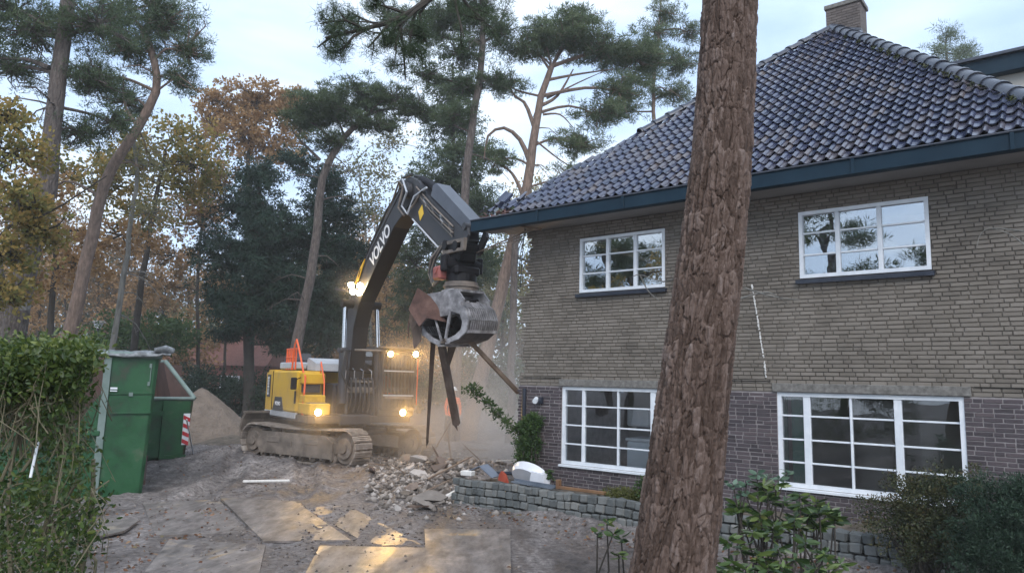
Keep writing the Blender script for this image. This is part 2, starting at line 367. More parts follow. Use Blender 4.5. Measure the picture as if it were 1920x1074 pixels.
def bricks(z0, z1, parent, m_):
    Bk = lay(z0, z1); Bk.sort(key=lambda b: -seen(b[0], b[1]) * (b[2] > .12))
    me = bpy.data.meshes.new('brick'); me.from_pydata(BP, [], BF); me.materials.append(m_)
    mb = MB()
    for i, (u, z, L) in enumerate(Bk):
        dy = random.uniform(-.003, .003) - (.0055 if z > BAND else .0085) + (random.random() < .03) * .006; tw = random.uniform(-.004, .004)
        if i < 300:
            o = obj('brick', me, parent); o.location = (u, dy, z); o.scale = (L, .08, BW); o.rotation_euler = (0, tw, tw * 3)
        else:
            mb.add([(u + p[0] * L, dy + p[1] * .08 + p[0] * L * tw * 3, z + p[2] * BW + p[0] * L * tw) for p in BP], BF, random.random())
    part('brick', mb, m_, parent, kind='stuff')
bricks(BAND, WTOP - .01, wall_u, M_BRICK_U); bricks(BASE, BAND, wall_l, M_BRICK_L)
for l in lints:
    part('lintel', MB().box(((l[0] + l[1]) / 2, .06, (l[2] + l[3]) / 2), (l[1] - l[0], .19, l[3] - l[2]), bev=.006), M_CONC, house)
# long open joint above the purple brick, and the white mortar scar
for a, b, z in ((.1, 1.0, 2.44), (3.55, 4.97, 2.445), (7.66, 9.5, 2.41)): part('open_joint', MB().box(((a + b) / 2, -.012, z), (b - a, .012, .010)), M_DARK, wall_u)
mb = MB(); pts = [(1410, 535), (1416, 570), (1421, 600), (1427, 640), (1433, 675), (1437, 712)]
for i in range(60):
    t = i / 60 * 5; k = int(t); x = pts[k][0] + (pts[k + 1][0] - pts[k][0]) * (t - k); y = pts[k][1] + (pts[k + 1][1] - pts[k][1]) * (t - k)
    u, z = on_house(x + random.uniform(-.5, .5), y, -.015)
    if random.random() < .86: mb.box((u, -.017, z), (random.uniform(.012, .03), .012, random.uniform(.012, .03)), Matrix.Rotation(random.random() * 3, 3, 'Y'))
M_SCAR = mat('white_mortar', [(.6, .58, .54), (.75, .73, .7)], 20, .9)
part('mortar_scar', mb, M_SCAR, wall_u, kind='stuff')

def window(w, xs, zs, xw, zw, glass, upper, stile):
    """xs: inner bar positions as fractions; stile: which of them are thick posts"""
    u0, u1, z0, z1 = w; fwid = .055 if upper else .062; dp = .035; yb = -.012 if upper else .012
    root = obj('window', MB().ring([(u0, z0), (u1, z0), (u1, z1), (u0, z1)], [(u0 + fwid, z0 + fwid), (u1 - fwid, z0 + fwid), (u1 - fwid, z1 - fwid), (u0 + fwid, z1 - fwid)], yb, yb + .09).mesh('window', M_WHITE), house)
    cols = [u0 + fwid]
    for f_, s_ in zip(xs, stile):
        c = u0 + (u1 - u0) * f_; wd = .10 if s_ == 2 else (.062 if s_ else .032)
        part('mullion', MB().box((c, yb + .045, (z0 + z1) / 2), (wd, .07, z1 - z0 - 2 * fwid), bev=.005), M_WHITE, root); cols += [c - wd / 2, c + wd / 2]
    cols.append(u1 - fwid); k = len(zs) + 1
    zz = [z0 + fwid] + [z0 + (z1 - z0) * q for q in zs] + [z1 - fwid]
    for i in range(0, len(cols), 2):
        a, b = cols[i], cols[i + 1]
        for j in range(1, len(zz) - 1):
            part('glazing_bar', MB().box(((a + b) / 2, yb + .048, zz[j]), (b - a, .045, .026), bev=.004), M_WHITE, root)
        for j in range(len(zz) - 1):
            c_ = zz[j] + (.013 if j else 0); d_ = zz[j + 1] - (.013 if j < len(zz) - 2 else 0)
            tz = random.uniform(-.006, .006); tx = random.uniform(-.006, .006)
            pm = MB(); hw_, hh = (b - a) / 2, (d_ - c_) / 2
            pm.add([((a + b) / 2 + sx * hw_, yb + .05 + q + sx * tz * hw_ + sz * tx * hh, (c_ + d_) / 2 + sz * hh) for q in (0, .004) for sx, sz in ((-1, -1), (1, -1), (1, 1), (-1, 1))],
                   [(0, 1, 2, 3), (7, 6, 5, 4), (0, 4, 5, 1), (1, 5, 6, 2), (2, 6, 7, 3), (3, 7, 4, 0)])
            part('pane', pm, glass, root)
    if upper: part('sill', MB().prism([(-.075, z0 - .09), (-.075, z0 - .03), (.06, z0 - .003), (.06, z0 - .09)], u0 - .05, u1 + .04, 'x'), M_SILL, root)
    else: part('sill', MB().prism([(-.05, z0 - .045), (-.05, z0 - .012), (.06, z0 - .001), (.06, z0 - .045)], u0 - .03, u1 + .03, 'x'), M_WHITE, root)
    return root
window(wins['w1'], (.34, .665), (.345, .67), 0, 0, M_GLASS_UP, True, (1, 1))
window(wins['w2'], (.315, .64), (.345, .67), 0, 0, M_GLASS_UP, True, (1, 1))
window(wins['w3'], (.19, .49, .775), (.26, .5, .75), 0, 0, M_GLASS_LOW, False, (1, 0, 2))
window(wins['w4'], (.175, .425, .675), (.26, .5, .75), 0, 0, M_GLASS_LOW, False, (2, 0, 2))
# interior rooms
mb = MB()
mb.box((4.4, 2.4, .38), (8.0, 4.3, .06)); part('floor_slab', mb, M_CONC, house)
mb = MB(); mb.box((4.4, 2.4, 2.62), (8.0, 4.3, .2)); mb.box((4.4, 2.4, 5.40), (8.0, 4.3, .06)); part('ceiling_slab', mb, M_PLASTER, house)
mb = MB(); mb.box((4.0, 2.5, 1.46), (.12, 4.0, 2.1)); mb.box((3.35, 2.6, 1.46), (.5, .1, 2.1)); mb.box((1.25, 2.6, 1.46), (.5, .1, 2.1)); mb.box((4.5, 2.5, 4.0), (.12, 4.0, 2.6)); mb.box((6.55, 2.9, 1.46), (2.0, .1, 2.1)); mb.box((7.1, 1.5, 1.46), (.7, .1, 2.1)); mb.box((2.2, 3.2, 4.0), (1.5, .1, 2.6)); mb.box((6.5, 2.2, 4.0), (1.2, .1, 2.6))
mb.box((.6, 2.2, 4.0), (.1, 3.8, 2.6)); part('partition_wall', mb, M_PLASTER, house)
mb = MB(); mb.box((6.0, 4.6, 1.46), (4.6, .2, 2.1)); mb.box((2.0, 4.6, .75), (2.6, .2, .7)); mb.box((4.4, 4.6, 4.05), (8.0, .2, 2.6)); mb.box((8.34, 2.45, 1.46), (.2, 4.2, 2.1)); mb.box((8.34, 2.45, 4.05), (.2, 4.2, 2.6)); part('rear_wall', mb, M_PLASTER, house)
part('curtain', MB().box((5.27, .35, 1.55), (.2, .05, 1.5)).box((5.0, .35, 1.55), (.2, .04, 1.5)), M_DKGREEN, house)
part('flank_wall', MB().box((.6, 2.4, 1.3), (.2, 4.2, 1.9)), M_MORT_L, house)

# soffit, fascia, gutter
EV = .7
part('soffit', MB().box((4.3, -.30, 5.385), (9.3, .66, .045)), M_SOFF, house)
part('soffit_end', MB().beam((-.6, -.45, 5.37), (.0, -.3, 5.37), .3, .03), M_SOFF, house)
gp = [(-.72, 5.53), (-.72, 5.57), (-.735, 5.57), (-.735, 5.42), (-.715, 5.355), (-.66, 5.335), (-.56, 5.335), (-.56, 5.57), (-.575, 5.57), (-.575, 5.37), (-.65, 5.36), (-.70, 5.40), (-.71, 5.53)]
part('gutter', MB().prism([(-.735, 5.345), (-.735, 5.545), (-.755, 5.555), (-.755, 5.575), (-.70, 5.575), (-.70, 5.40), (-.58, 5.40), (-.58, 5.56), (-.56, 5.56), (-.56, 5.345), (-.62, 5.33), (-.70, 5.33)], -.79, 9.15, 'x'), M_GUT, house)
for k in range(5): part('gutter_joint', MB().box((.9 + k * 1.85, -.757, 5.445), (.05, .012, .22), bev=.003), M_GUT, house)
for k in range(3): part('hanging_cable', MB().tube([(.15 + .1 * k, -.1 - .15 * k, 5.36), (.05 + .12 * k, -.2 - .1 * k, 5.0 - .15 * k), (-.02 + .05 * k, -.16, 4.62 - .2 * k)], .008, 5), M_SILL, house, True)
part('gutter_bead', MB().tube([(-.79, -.752, 5.572), (9.15, -.752, 5.572)], .014, 8), M_RIDGE, house, True)
# roof
D, HT, UL, UR = 5.5, 4.74, -.42, 9.02
APEX = Vector((4.84, -EV + D, 5.58 + HT))
sl = math.atan2(HT, D); SLEN = math.hypot(HT, D)
E0 = Vector((UL, -EV, 5.58)); E1 = Vector((UR, -EV, 5.58)); A2 = APEX + Vector((0, .6, 0)); B0 = Vector((UL, -EV + 2 * D, 5.58)); B1 = Vector((UR, -EV + 2 * D, 5.58))
dn = Vector((0, 0, -.03))
roof = part('roof', MB().add([p + dn for p in (E0 + Vector((.45, .0, 0)), E1, APEX, B1, B0 + Vector((.45, 0, 0)))], [(0, 1, 2), (1, 3, 2), (3, 4, 2), (4, 0, 2), (0, 1, 3, 4)]), M_DARK, house)
TW, TL = .1745, .272
def tile_geo():
    n = 9; P = []; F_ = []
    prof = []
    for i in range(n):
        s = i / (n - 1); x = -.5 * TW + s * (TW + .012)
        # pantile: flat trough on the left, roll on the right
        z = -.012 * math.sin(min(1, s / .55) * math.pi) + (.046 * math.sin((s - .55) / .45 * math.pi) if s > .55 else 0)
        prof.append((x, z))
    for (yy, zz) in ((0, .044), (TL + .05, .0)):
        P += [(x, yy, z + zz) for x, z in prof]
    P += [(x, 0.004, z + .044 - .018) for x, z in prof]
    for i in range(n - 1):
        F_ += [(i, i + 1, n + i + 1, n + i), (2 * n + i, 2 * n + i + 1, i + 1, i)]
    F_ += [(2 * n, 0, n), (n - 1, 3 * n - 1, 2 * n - 1)]
    return P, F_
TP, TF = tile_geo()
tme = bpy.data.meshes.new('tile'); tme.from_pydata(TP, [], TF); tme.materials.append(M_TILE); tme.polygons.foreach_set('use_smooth', [True] * len(TF)); tme.set_sharp_from_angle(angle=R(50))
ex = Vector((1, 0, 0)); ey = Vector((0, math.cos(sl), math.sin(sl))); ez = Vector((0, -math.sin(sl), math.cos(sl)))
RM = Matrix((ex, ey, ez)).transposed()
tiles = []
nr = int(SLEN / TL)
for r in range(nr + 1):
    s = r * TL; half = D * (1 - s / SLEN); ul = APEX.x - (APEX.x - UL) * (1 - s / SLEN); ur = APEX.x + (UR - APEX.x) * (1 - s / SLEN)
    k0 = int(math.floor((ul - UL) / TW))
    u = UL + (k0 + 1) * TW
    while u < ur - TW * .3:
        if not (s < .9 and u < UL + .62 + s * .25 + .12 * math.sin(s * 20)): tiles.append((u, s))
        u += TW
def tseen(t):
    p = E0 + ey * t[1]; q = HO + HX * t[0] + HY * (p.y) + Vector((0, 0, p.z)); x, y, d = proj(q)
    if not (0 < x < 1920 and y > 0): return 0
    return 0 if abs(x - (1262 + (1074 - y) * .1)) < 62 else 1 / d
tiles.sort(key=lambda t: -tseen(t)); sv = []; sf = []; svr = []; TPn = np.array(TP)
for i, (u, s) in enumerate(tiles):
    base = Vector((u, -EV + s * math.cos(sl), 5.58 + s * math.sin(sl))) + ez * random.uniform(-.003, .004); jy = random.uniform(-.008, .008); rz = random.gauss(0, .012)
    if i < 300:
        o = obj('tile', tme, roof); o.matrix_local = Matrix.Translation(base + ey * jy) @ (RM @ Matrix.Rotation(rz, 3, 'Z')).to_4x4()
    else:
        Mx = np.array(RM @ Matrix.Rotation(rz, 3, 'Z')); V = TPn @ Mx.T + np.array(base + ey * jy)
        b = len(sv) * len(TP); sv.append(V); sf += [tuple(b + q for q in f) for f in TF]; svr += [random.random()] * len(TF)
me = bpy.data.meshes.new('tile'); me.from_pydata(np.concatenate(sv).tolist(), [], sf); me.materials.append(M_TILE)
me.attributes.new('var', 'FLOAT', 'FACE').data.foreach_set('value', svr); me.polygons.foreach_set('use_smooth', [True] * len(sf)); me.set_sharp_from_angle(angle=R(50))
obj('tile', me, roof, kind='stuff')
def ridge_unit(n=8):
    P = []; F_ = []
    for (x, r_) in ((0, .148), (.06, .148), (.06, .128), (.42, .116)):
        P += [(x, r_ * math.cos(math.pi * k / n), r_ * .8 * math.sin(math.pi * k / n) - .035) for k in range(n + 1)]
    m_ = n + 1
    F_ = [(a * m_ + k, a * m_ + k + 1, (a + 1) * m_ + k + 1, (a + 1) * m_ + k) for a in range(3) for k in range(n)]
    b = len(P); P += [(0.0, .128 * math.cos(math.pi * k / n), .128 * .8 * math.sin(math.pi * k / n) - .035) for k in range(n + 1)]
    F_ += [(k + 1, k, b + k, b + k + 1) for k in range(n)]
    return P, F_
RP, RF = ridge_unit(); rme = bpy.data.meshes.new('ridge_tile'); rme.from_pydata(RP, [], RF); rme.materials.append(M_RIDGE)
rme.polygons.foreach_set('use_smooth', [True] * len(RF)); rme.set_sharp_from_angle(angle=R(45))
def ridge(a, b, step, t0=0, t1=1):
    d = (b - a); L = d.length; d.normalize(); sd_ = d.cross(Vector((0, 0, 1))).normalized(); u2 = sd_.cross(d); RMx = Matrix((d, sd_, u2)).transposed().to_4x4()
    k = int(L * (t1 - t0) / step)
    for i in range(k):
        o = obj('ridge_tile', rme, roof); o.matrix_local = Matrix.Translation(a + d * (L * t0 + i * step) + u2 * random.uniform(.035, .045)) @ Matrix.Rotation(random.uniform(-.02, .02), 4, 'Z') @ RMx
ridge(E1 + (APEX - E1) * .0, APEX, .345); ridge(E0, APEX, .36, .42)
M_MOSS = leafmat('moss', [(.02, .03, .012), (.05, .06, .02), (.07, .075, .03)], .1)
mv = []; 
for i in range(1500):
    t = random.random() ** .7 * .85; p = E1 + (APEX - E1) * t + Vector((-.13 - abs(random.gauss(0, .05)), 0, 0)); p = Vector((p.x, p.y - .02, p.z + .02 + random.random() * .03))
    if math.sin(t * 60) + math.sin(t * 23) > -.2:
        a = Vector([random.gauss(0, .022) for _ in range(3)]); b = Vector([random.gauss(0, .022) for _ in range(3)]); mv += [p, p + a, p + b]
obj('moss', npmesh('moss', np.array([tuple(p) for p in mv]), np.arange(len(mv)).reshape(-1, 3), rng.random(len(mv) // 3), mats=[M_MOSS]), roof, kind='stuff')
# chimney
M_CHIM = mat('chimney_brick', [(.07, .06, .055), (.12, .10, .09), (.16, .135, .12)], 8, .9, bump=.6, bscale=40, stretch=(1, 1, 3))
ch = part('chimney', MB().box((APEX.x + .22, APEX.y + .35, 10.30), (.70, .56, 1.05)), M_CHIM, roof)
mbb = MB()
for r in range(13):
    z = 10.0 + r * .0625
    for side in range(2):
        L_ = .70 if side == 0 else .56; u = -L_ / 2 - (r % 2) * .1
        while u < L_ / 2 - .02:
            a, b = max(u, -L_ / 2), min(u + .205, L_ / 2); u += .215
            if b - a < .03: continue
            if side == 0: mbb.box((APEX.x + .22 + (a + b) / 2, APEX.y + .35 - .283, z), (b - a, .02, .053), var=random.random())
            else: mbb.box((APEX.x + .22 - .353, APEX.y + .35 + (a + b) / 2, z), (.02, b - a, .053), var=random.random())
M_CHB = mat('chimney_face_brick', [(.075, .062, .056), (.12, .10, .09), (.165, .14, .125)], 8, .9, var=.5)
part('brick', mbb, M_CHB, roof, kind='stuff')
part('chimney_cap', MB().box((APEX.x + .22, APEX.y + .35, 10.86), (.78, .64, .10), bev=.01), M_CONC, roof)
part('lead_flashing', MB().box((APEX.x + .26, APEX.y + .12, APEX.z - .06), (.66, .14, .06), Matrix.Rotation(.35, 3, 'Y')), M_RIDGE, roof)
# broken eaves corner: loose tiles, rafter ends
M_RED = mat('broken_clay', [(.09, .045, .04), (.16, .085, .07)], 8, .8)
def shards(n, fn, m_, nm, parent, smin=.05, smax=.13):
    for i in range(n):
        p = fn(); mb = MB(); s = random.uniform(smin, smax); k = random.randint(4, 6)
        poly = [(math.cos(2 * math.pi * q / k + random.uniform(-.3, .3)) * s * random.uniform(.6, 1), math.sin(2 * math.pi * q / k) * s * random.uniform(.6, 1)) for q in range(k)]
        mb.prism(poly, -.008, .008, 'z'); o = part(nm, mb, m_, parent); o.location = p; o.rotation_euler = (random.uniform(-.9, .9), random.uniform(-.9, .9), random.random() * 6)
for (x, y, w_) in ((905, 396, .17), (925, 398, .2), (948, 388, .2), (935, 392, .16), (985, 392, .22), (995, 388, .18), (915, 402, .15), (960, 392, .18), (940, 380, .2), (970, 380, .2), (925, 390, .2), (952, 398, .2), (975, 395, .2)):
    u, z = on_house(x, y, -EV + .15)
    o = obj('loose_tile', tme, roof); o.matrix_local = Matrix.Translation((u, -EV + .12 + random.random() * .1, z)) @ Matrix.Rotation(random.uniform(-.9, .9), 4, 'Y') @ Matrix.Rotation(random.uniform(-.5, .8), 4, 'Z') @ RM.to_4x4()
shards(22, lambda: (random.uniform(-.6, .1), -EV + random.uniform(.05, .5), 5.6 + random.uniform(0, .12)), M_RED, 'broken_tile', roof)
for a, b, w_ in (((1000, 428), (893, 474), .05), ((985, 440), (905, 472), .03), ((975, 450), (930, 466), .035), ((1015, 430), (940, 418), .06)):
    u0_, z0_ = on_house(*a, -.35); u1_, z1_ = on_house(*b, -.7)
    part('split_rafter', MB().beam((u0_, -.35, z0_), (u1_, -.7, z1_), w_, w_ * .6, ends=(1, .3)), M_WOOD, house)
# wall fittings
u, z = on_house(983, 755, -.05); part('downpipe', MB().tube([(u, -.06, 1.58), (u, -.06, 2.22)], .045, 10), M_SILL, house, True)
u, z = on_house(1003, 748, -.1); part('wall_light', MB().box((u, -.03, z), (.07, .06, .07)).cyl((u, -.05, z), (u + .05, -.17, z - .04), .05, 12), M_WHITE, house)
part('lamp_hood', MB().box((u + .1, -.04, z - .02), (.07, .08, .12)), M_SILL, house)
# furniture seen through the ground floor window
fr = thing('white_cabinet', 'white cabinet standing inside behind the left ground floor window', 'cabinet', hw(2.50, 1.1, .41), HROT)
part('carcass', MB().box((0, 0, .44), (1.1, .6, .88), bev=.03), mat('white_enamel', [(.55, .62, .68), (.62, .68, .72)], 2, .35), fr)
part('lid', MB().box((0, 0, .915), (1.14, .64, .06), bev=.02), M_WHITE, fr)
fr = thing('white_boiler', 'small white boiler above the cabinet inside the left ground floor window', 'boiler', hw(1.9, 1.5, 1.50), HROT)
part('casing', MB().box((0, 0, .22), (.5, .35, .36), bev=.03), M_WHITE, fr); part('bracket', MB().box((0, .1, .0), (.3, .1, .1)), M_SILL, fr)

# ------------------------------------------------------------------ neighbouring flat roof (right, behind)
nb = thing('neighbour_building', 'flat roofed building with petrol fascia behind the right hip of the roof', 'building', hw(10.4, 9, 0), HROT)
un, zn = 0, 0
d = ray(1840, 132); P = HO + HY * 9.0; t = (P - C0).dot(HY) / d.dot(HY); q = C0 + d * t; ufl = (q - HO).dot(HX); zfl = q.z
lx = ufl - 10.4
part('wall', MB().box((lx + 5.4, 3.0, (zfl - .43) / 2), (10.4, 6.9, zfl - .43)), mat('pale_render', [(.38, .36, .32), (.44, .42, .38)], 1, .8), nb)
part('fascia', MB().box((lx + 5.0, 2.9, zfl - .22), (12, 7.2, .42), bev=.02), M_GUT, nb)
part('roof', MB().box((lx + 5.0, 2.9, zfl + .02), (12.2, 7.4, .07)), M_RIDGE, nb)
for k in range(3):
    wn = part('window', MB().box((lx + 2.2 + k * 3, -.46, zfl - 2.2), (1.6, .05, 1.3)), M_WHITE, nb); part('pane', MB().box((lx + 2.2 + k * 3, -.49, zfl - 2.2), (1.4, .02, 1.1)), M_SILL, wn)

# ------------------------------------------------------------------ text
def text_mesh(txt, size, ext, m_, italic=0., bold=.0, spacing=1.):
    cu_ = bpy.data.curves.new('lettering', 'FONT'); cu_.body = txt; cu_.size = size; cu_.extrude = ext; cu_.align_x = 'CENTER'; cu_.align_y = 'CENTER'
    cu_.offset = bold; cu_.shear = italic; cu_.space_character = spacing
    o = bpy.data.objects.new('lettering', cu_); COL.objects.link(o); bpy.context.view_layer.update()
    me = bpy.data.meshes.new_from_object(o.evaluated_get(bpy.context.evaluated_depsgraph_get())); bpy.data.objects.remove(o)
    me.materials.clear(); me.materials.append(m_); return me

# ------------------------------------------------------------------ excavator
YEL = mat('machine_yellow', [(.50, .27, .015), (.62, .36, .02), (.66, .40, .03)], 2.5, .42, rough2=.6, bump=.05, bscale=30)
GRY = mat('machine_grey', [(.018, .019, .024), (.03, .031, .037), (.055, .053, .054)], 2.2, .42, rough2=.65)
BLK = mat('boom_black', [(.006, .0055, .007), (.010, .009, .011)], 2, .6, spec=.25)
STE = mat('dusty_steel', [(.08, .068, .058), (.16, .132, .11), (.26, .215, .18)], 3, .65, bump=.5, bscale=25, rough2=.85)
SHOE = mat('track_steel', [(.20, .17, .145), (.34, .29, .25), (.46, .41, .37)], 5, .6, metal=.25, bump=.4, bscale=30)
CHR = mat('chrome_rod', [(.6, .6, .6), (.7, .7, .7)], 3, .15, metal=1)
ORG = mat('safety_orange', [(.75, .10, .025), (.85, .15, .04)], 4, .5)
HOOD = mat('pale_hood', [(.36, .38, .41), (.48, .50, .53)], 2, .45)
RUB = mat('hose_rubber', [(.012, .012, .013), (.028, .027, .027)], 6, .5)
GPL = mat('grapple_steel', [(.10, .097, .10), (.24, .23, .235), (.46, .45, .46)], 4.5, .5, metal=.15, bump=.4, bscale=18, rough2=.75)
REDM = mat('red_hydraulic_block', [(.22, .05, .04), (.32, .10, .08)], 5, .5)
LAMP = emis('lamp_light', (1, .66, .22), 110); LED = emis('led_light', (1, .84, .5), 90)
CABG = glassmat('cab_glass', (.55, .57, .58), .10)
WHT = mat('decal_white', [(.70, .70, .72), (.75, .75, .76)], 3, .5)
ex_c = Vector((-4.82, 20.92, 0)); HEAD = R(34)
ex_z = .05
exc = thing('excavator', 'yellow and dark grey tracked excavator with raised boom and glowing work lamps', 'excavator', ex_c + Vector((0, 0, ex_z)), math.atan2(-math.cos(HEAD), math.sin(HEAD)))
exc_F = Vector((math.sin(HEAD), -math.cos(HEAD), 0)); exc_L = Vector((math.cos(HEAD), math.sin(HEAD), 0))
def ew(x, y, z): return ex_c + exc_F * x + exc_L * y + Vector((0, 0, z + ex_z))
UROT = R(57 - 34)
Mu = Matrix.Rotation(UROT, 4, 'Z')
def upart(name, mb, m_, parent=None, smooth=False):
    o = part(name, mb, m_, parent or exc, smooth)
    if parent is None: o.matrix_local = Mu
    return o
# undercarriage
upart('carbody', MB().box((0, 0, .72), (1.9, 2.0, .34), bev=.06).beam((.7, 0, .66), (1.3, -.95, .55), .5, .3).beam((.7, 0, .66), (1.3, .95, .55), .5, .3).beam((-.7, 0, .66), (-1.3, -.95, .55), .5, .3).beam((-.7, 0, .66), (-1.3, .95, .55), .5, .3), STE)
upart('slewing_ring', MB().cyl((0, 0, .88), (0, 0, 1.12), .68, 32), STE)
XI, RI, SW = 1.78, .44, .60
path = []
topz = .52 + RI; botz = .52 - RI
def stad(t, Lt=2 * XI, r=RI):                          # arclength -> (x, z, angle)
    per = 2 * Lt + 2 * math.pi * r; t %= per
    if t < Lt: q = t / Lt; return (-XI + t, topz - .05 * math.sin(q * math.pi), 0)
    t -= Lt
    if t < math.pi * r: a = t / r; return (XI + r * math.sin(a), .52 + r * math.cos(a), a)
    t -= math.pi * r
    if t < Lt: return (XI - t, botz, math.pi)
    t -= Lt; a = t / r; return (-XI - r * math.sin(a), .52 - r * math.cos(a), math.pi + a)
per = 4 * XI + 2 * math.pi * RI; nsh = 52
shb = MB().box((0, 0, .012), (.165, SW, .022)).box((-.05, 0, .034), (.018, SW, .03)).box((.0, 0, .034), (.018, SW, .03)).box((.055, 0, .034), (.018, SW, .03))
shoe_me = shb.mesh('shoe', SHOE)
for s in (-1, 1):
    yc = s * 1.3
    mb = MB()
    mb.prism([(-1.5, .36), (-1.62, .55), (-1.3, .78), (1.25, .78), (1.5, .66), (1.5, .36)], yc - .20, yc + .20)
    mb.prism([(-1.46, .22), (-1.60, .50), (-1.35, .80), (1.10, .80), (1.40, .62), (1.40, .22)], yc + s * .20, yc + s * .268)
    mb.box((-.9, yc + s * .27, .60), (.5, .03, .16), bev=.01).box((-.2, yc + s * .27, .52), (.12, .03, .12)).box((.6, yc + s * .27, .60), (.5, .03, .12), bev=.01)
    tr = upart('track_frame', mb, STE)
    for k in range(2):
        x = -XI if k == 0 else XI
        w_ = MB().cyl((x, yc - .17, .52), (x, yc + .17, .52), RI - .05, 28).cyl((x, yc - .24, .52), (x, yc + .24, .52), .26, 24).cyl((x, yc - .285, .52), (x, yc + .285, .52), .12, 16)
        part('sprocket' if k == 0 else 'idler_wheel', w_, STE, tr, True)
    for i in range(8):
        x = -1.36 + i * .39; part('roller', MB().cyl((x, yc - .2, .22), (x, yc + .2, .22), .12, 14).cyl((x, yc - .255, .22), (x, yc + .255, .22), .05, 10), STE, tr, True)
    for i in range(2): part('carrier_roller', MB().cyl((-.7 + i * 1.4, yc - .1, .84), (-.7 + i * 1.4, yc + .24, .84), .07, 12), STE, tr, True)
    # mud packed on the frame
    lk = MB()
    for i in range(nsh):
        x, z, a = stad((i + .5) * per / nsh, r=RI - .05); lk.box((x, yc, z), (.2, .16, .08), Matrix.Rotation(a, 3, 'Y'))
    part('track_chain', lk, STE, tr, kind='stuff')
    for i in range(nsh):
        x, z, a = stad(i * per / nsh); o = obj('shoe', shoe_me, tr)
        o.matrix_local = Matrix.Translation((x, yc, z)) @ Matrix.Rotation(a, 4, 'Y')
# dozer-like rear shield
bl = [(-2.25, .28), (-2.40, .42), (-2.47, .75), (-2.42, 1.08), (-2.28, 1.26), (-2.22, 1.24), (-2.34, 1.06), (-2.40, .75), (-2.34, .46), (-2.2, .32)]
upart('rear_blade', MB().prism(bl, -1.5, 1.5).box((-2.26, 0, 1.27), (.12, 3.05, .06)).beam((-2.35, -.5, .6), (-1.0, -.5, .6), .16, .2).beam((-2.35, .5, .6), (-1.0, .5, .6), .16, .2), STE)
# superstructure
bod = part('deck', MB().prism([(-2.35, -1.45), (1.5, -1.45), (1.62, -1.3), (1.62, 1.4), (-2.35, 1.45)], 1.12, 1.30, 'z').box((1.0, -.2, 1.2), (1.3, .9, .28), bev=.03), GRY, exc)
cwp = [(-1.75, -1.48), (-2.35, -1.48), (-2.62, -1.38), (-2.82, -1.1), (-2.9, -.6), (-2.92, 0), (-2.9, .6), (-2.82, 1.1), (-2.62, 1.38), (-2.35, 1.48), (-1.75, 1.48)]
cwo = part('counterweight', MB().prism(cwp, 1.32, 2.42, 'z').prism([(p[0] * .985, p[1] * .97) for p in cwp], 2.42, 2.50, 'z'), YEL, exc)
part('rear_grille', MB().box((-2.93, .3, 2.0), (.03, 1.4, .5)), GRY, cwo)
part('base_skirt', MB().prism([(p[0] * 1.004, p[1] * 1.006) for p in cwp], 1.2, 1.32, 'z').box((-.65, -1.44, 1.255), (2.3, .07, .15)), HOOD, exc)
sp = part('side_panel', MB().box((-.62, -1.1, 1.90), (2.24, .74, 1.14), bev=.05), YEL, exc)
part('panel_gap', MB().box((-1.74, -1.465, 1.9), (.02, .02, 1.1)), BLK, sp)
part('vent_trapezoid', MB().prism([(-1.55, 1.34), (-.55, 1.34), (-.75, 1.72), (-1.35, 1.72)], -1.492, -1.46, 'y'), GRY, sp)
o = obj('lettering', text_mesh('VOLVO', .15, .003, WHT, bold=.003), sp); o.location = (-1.05, -1.497, 1.53); o.rotation_euler = (R(90), 0, 0)
part('side_dark_strip', MB().prism([(-2.2, 1.7), (-1.9, 1.7), (-1.9, 2.35), (-2.2, 2.35)], -1.50, -1.483, 'y'), GRY, cwo)
o = obj('lettering', text_mesh('EC300E', .17, .003, WHT, bold=.003), cwo); o.location = (-2.05, -1.507, 2.02); o.rotation_euler = (R(90), R(-90), 0)
# front right: stepped tool boxes, stairs, lamp
part('upper_box', MB().box((.62, -1.08, 2.26), (.3, .62, .30), bev=.03), YEL, sp)
st = part('toolbox', MB().box((1.0, -1.13, 1.47), (.95, .58, .30), bev=.03).box((.85, -1.13, 1.72), (.5, .56, .22), bev=.03), YEL, exc)
part('tread_plate', MB().box((1.1, -1.13, 1.628), (.6, .5, .015)), STE, st)
part('step_recess', MB().box((.66, -1.13, 2.0), (.04, .5, .22)), GRY, sp)
part('door_latch', MB().box((.45, -1.48, 1.75), (.10, .03, .34), bev=.01), BLK, sp)
part('mirror', MB().beam((.55, -1.35, 2.3), (.75, -1.62, 2.2), .02, .02).box((.78, -1.64, 2.12), (.06, .16, .32), bev=.02), BLK, exc)
part('engine_hood', MB().box((-1.3, -.05, 2.58), (2.0, 1.7, .22), bev=.06), GRY, exc)
part('white_cover', MB().prism([(-.28, 2.5), (.45, 2.48), (.45, 2.68), (-.2, 2.84), (-.3, 2.8)], -.95, .28, 'y'), HOOD, exc)
part('exhaust_box', MB().prism([(-2.5, 2.5), (-1.75, 2.5), (-1.8, 2.82), (-2.0, 3.02), (-2.35, 3.02), (-2.5, 2.85)], -.95, -.3, 'y'), GRY, exc)
part('pale_cover', MB().box((-1.2, -1.0, 2.62), (1.4, .5, .2), bev=.03), HOOD, exc)
rk = MB()
for i in range(6): rk.tube([(-1.35 + i * .17, -1.22, 2.5), (-1.33 + i * .17, -1.22, 3.12)], .022, 6)
for z in (2.62, 3.1, 2.86): rk.tube([(-1.38, -1.22, z), (-.45, -1.22, z)], .022, 6)
part('orange_rack', rk.box((-.9, -1.2, 2.62), (.7, .05, .18)), ORG, exc)
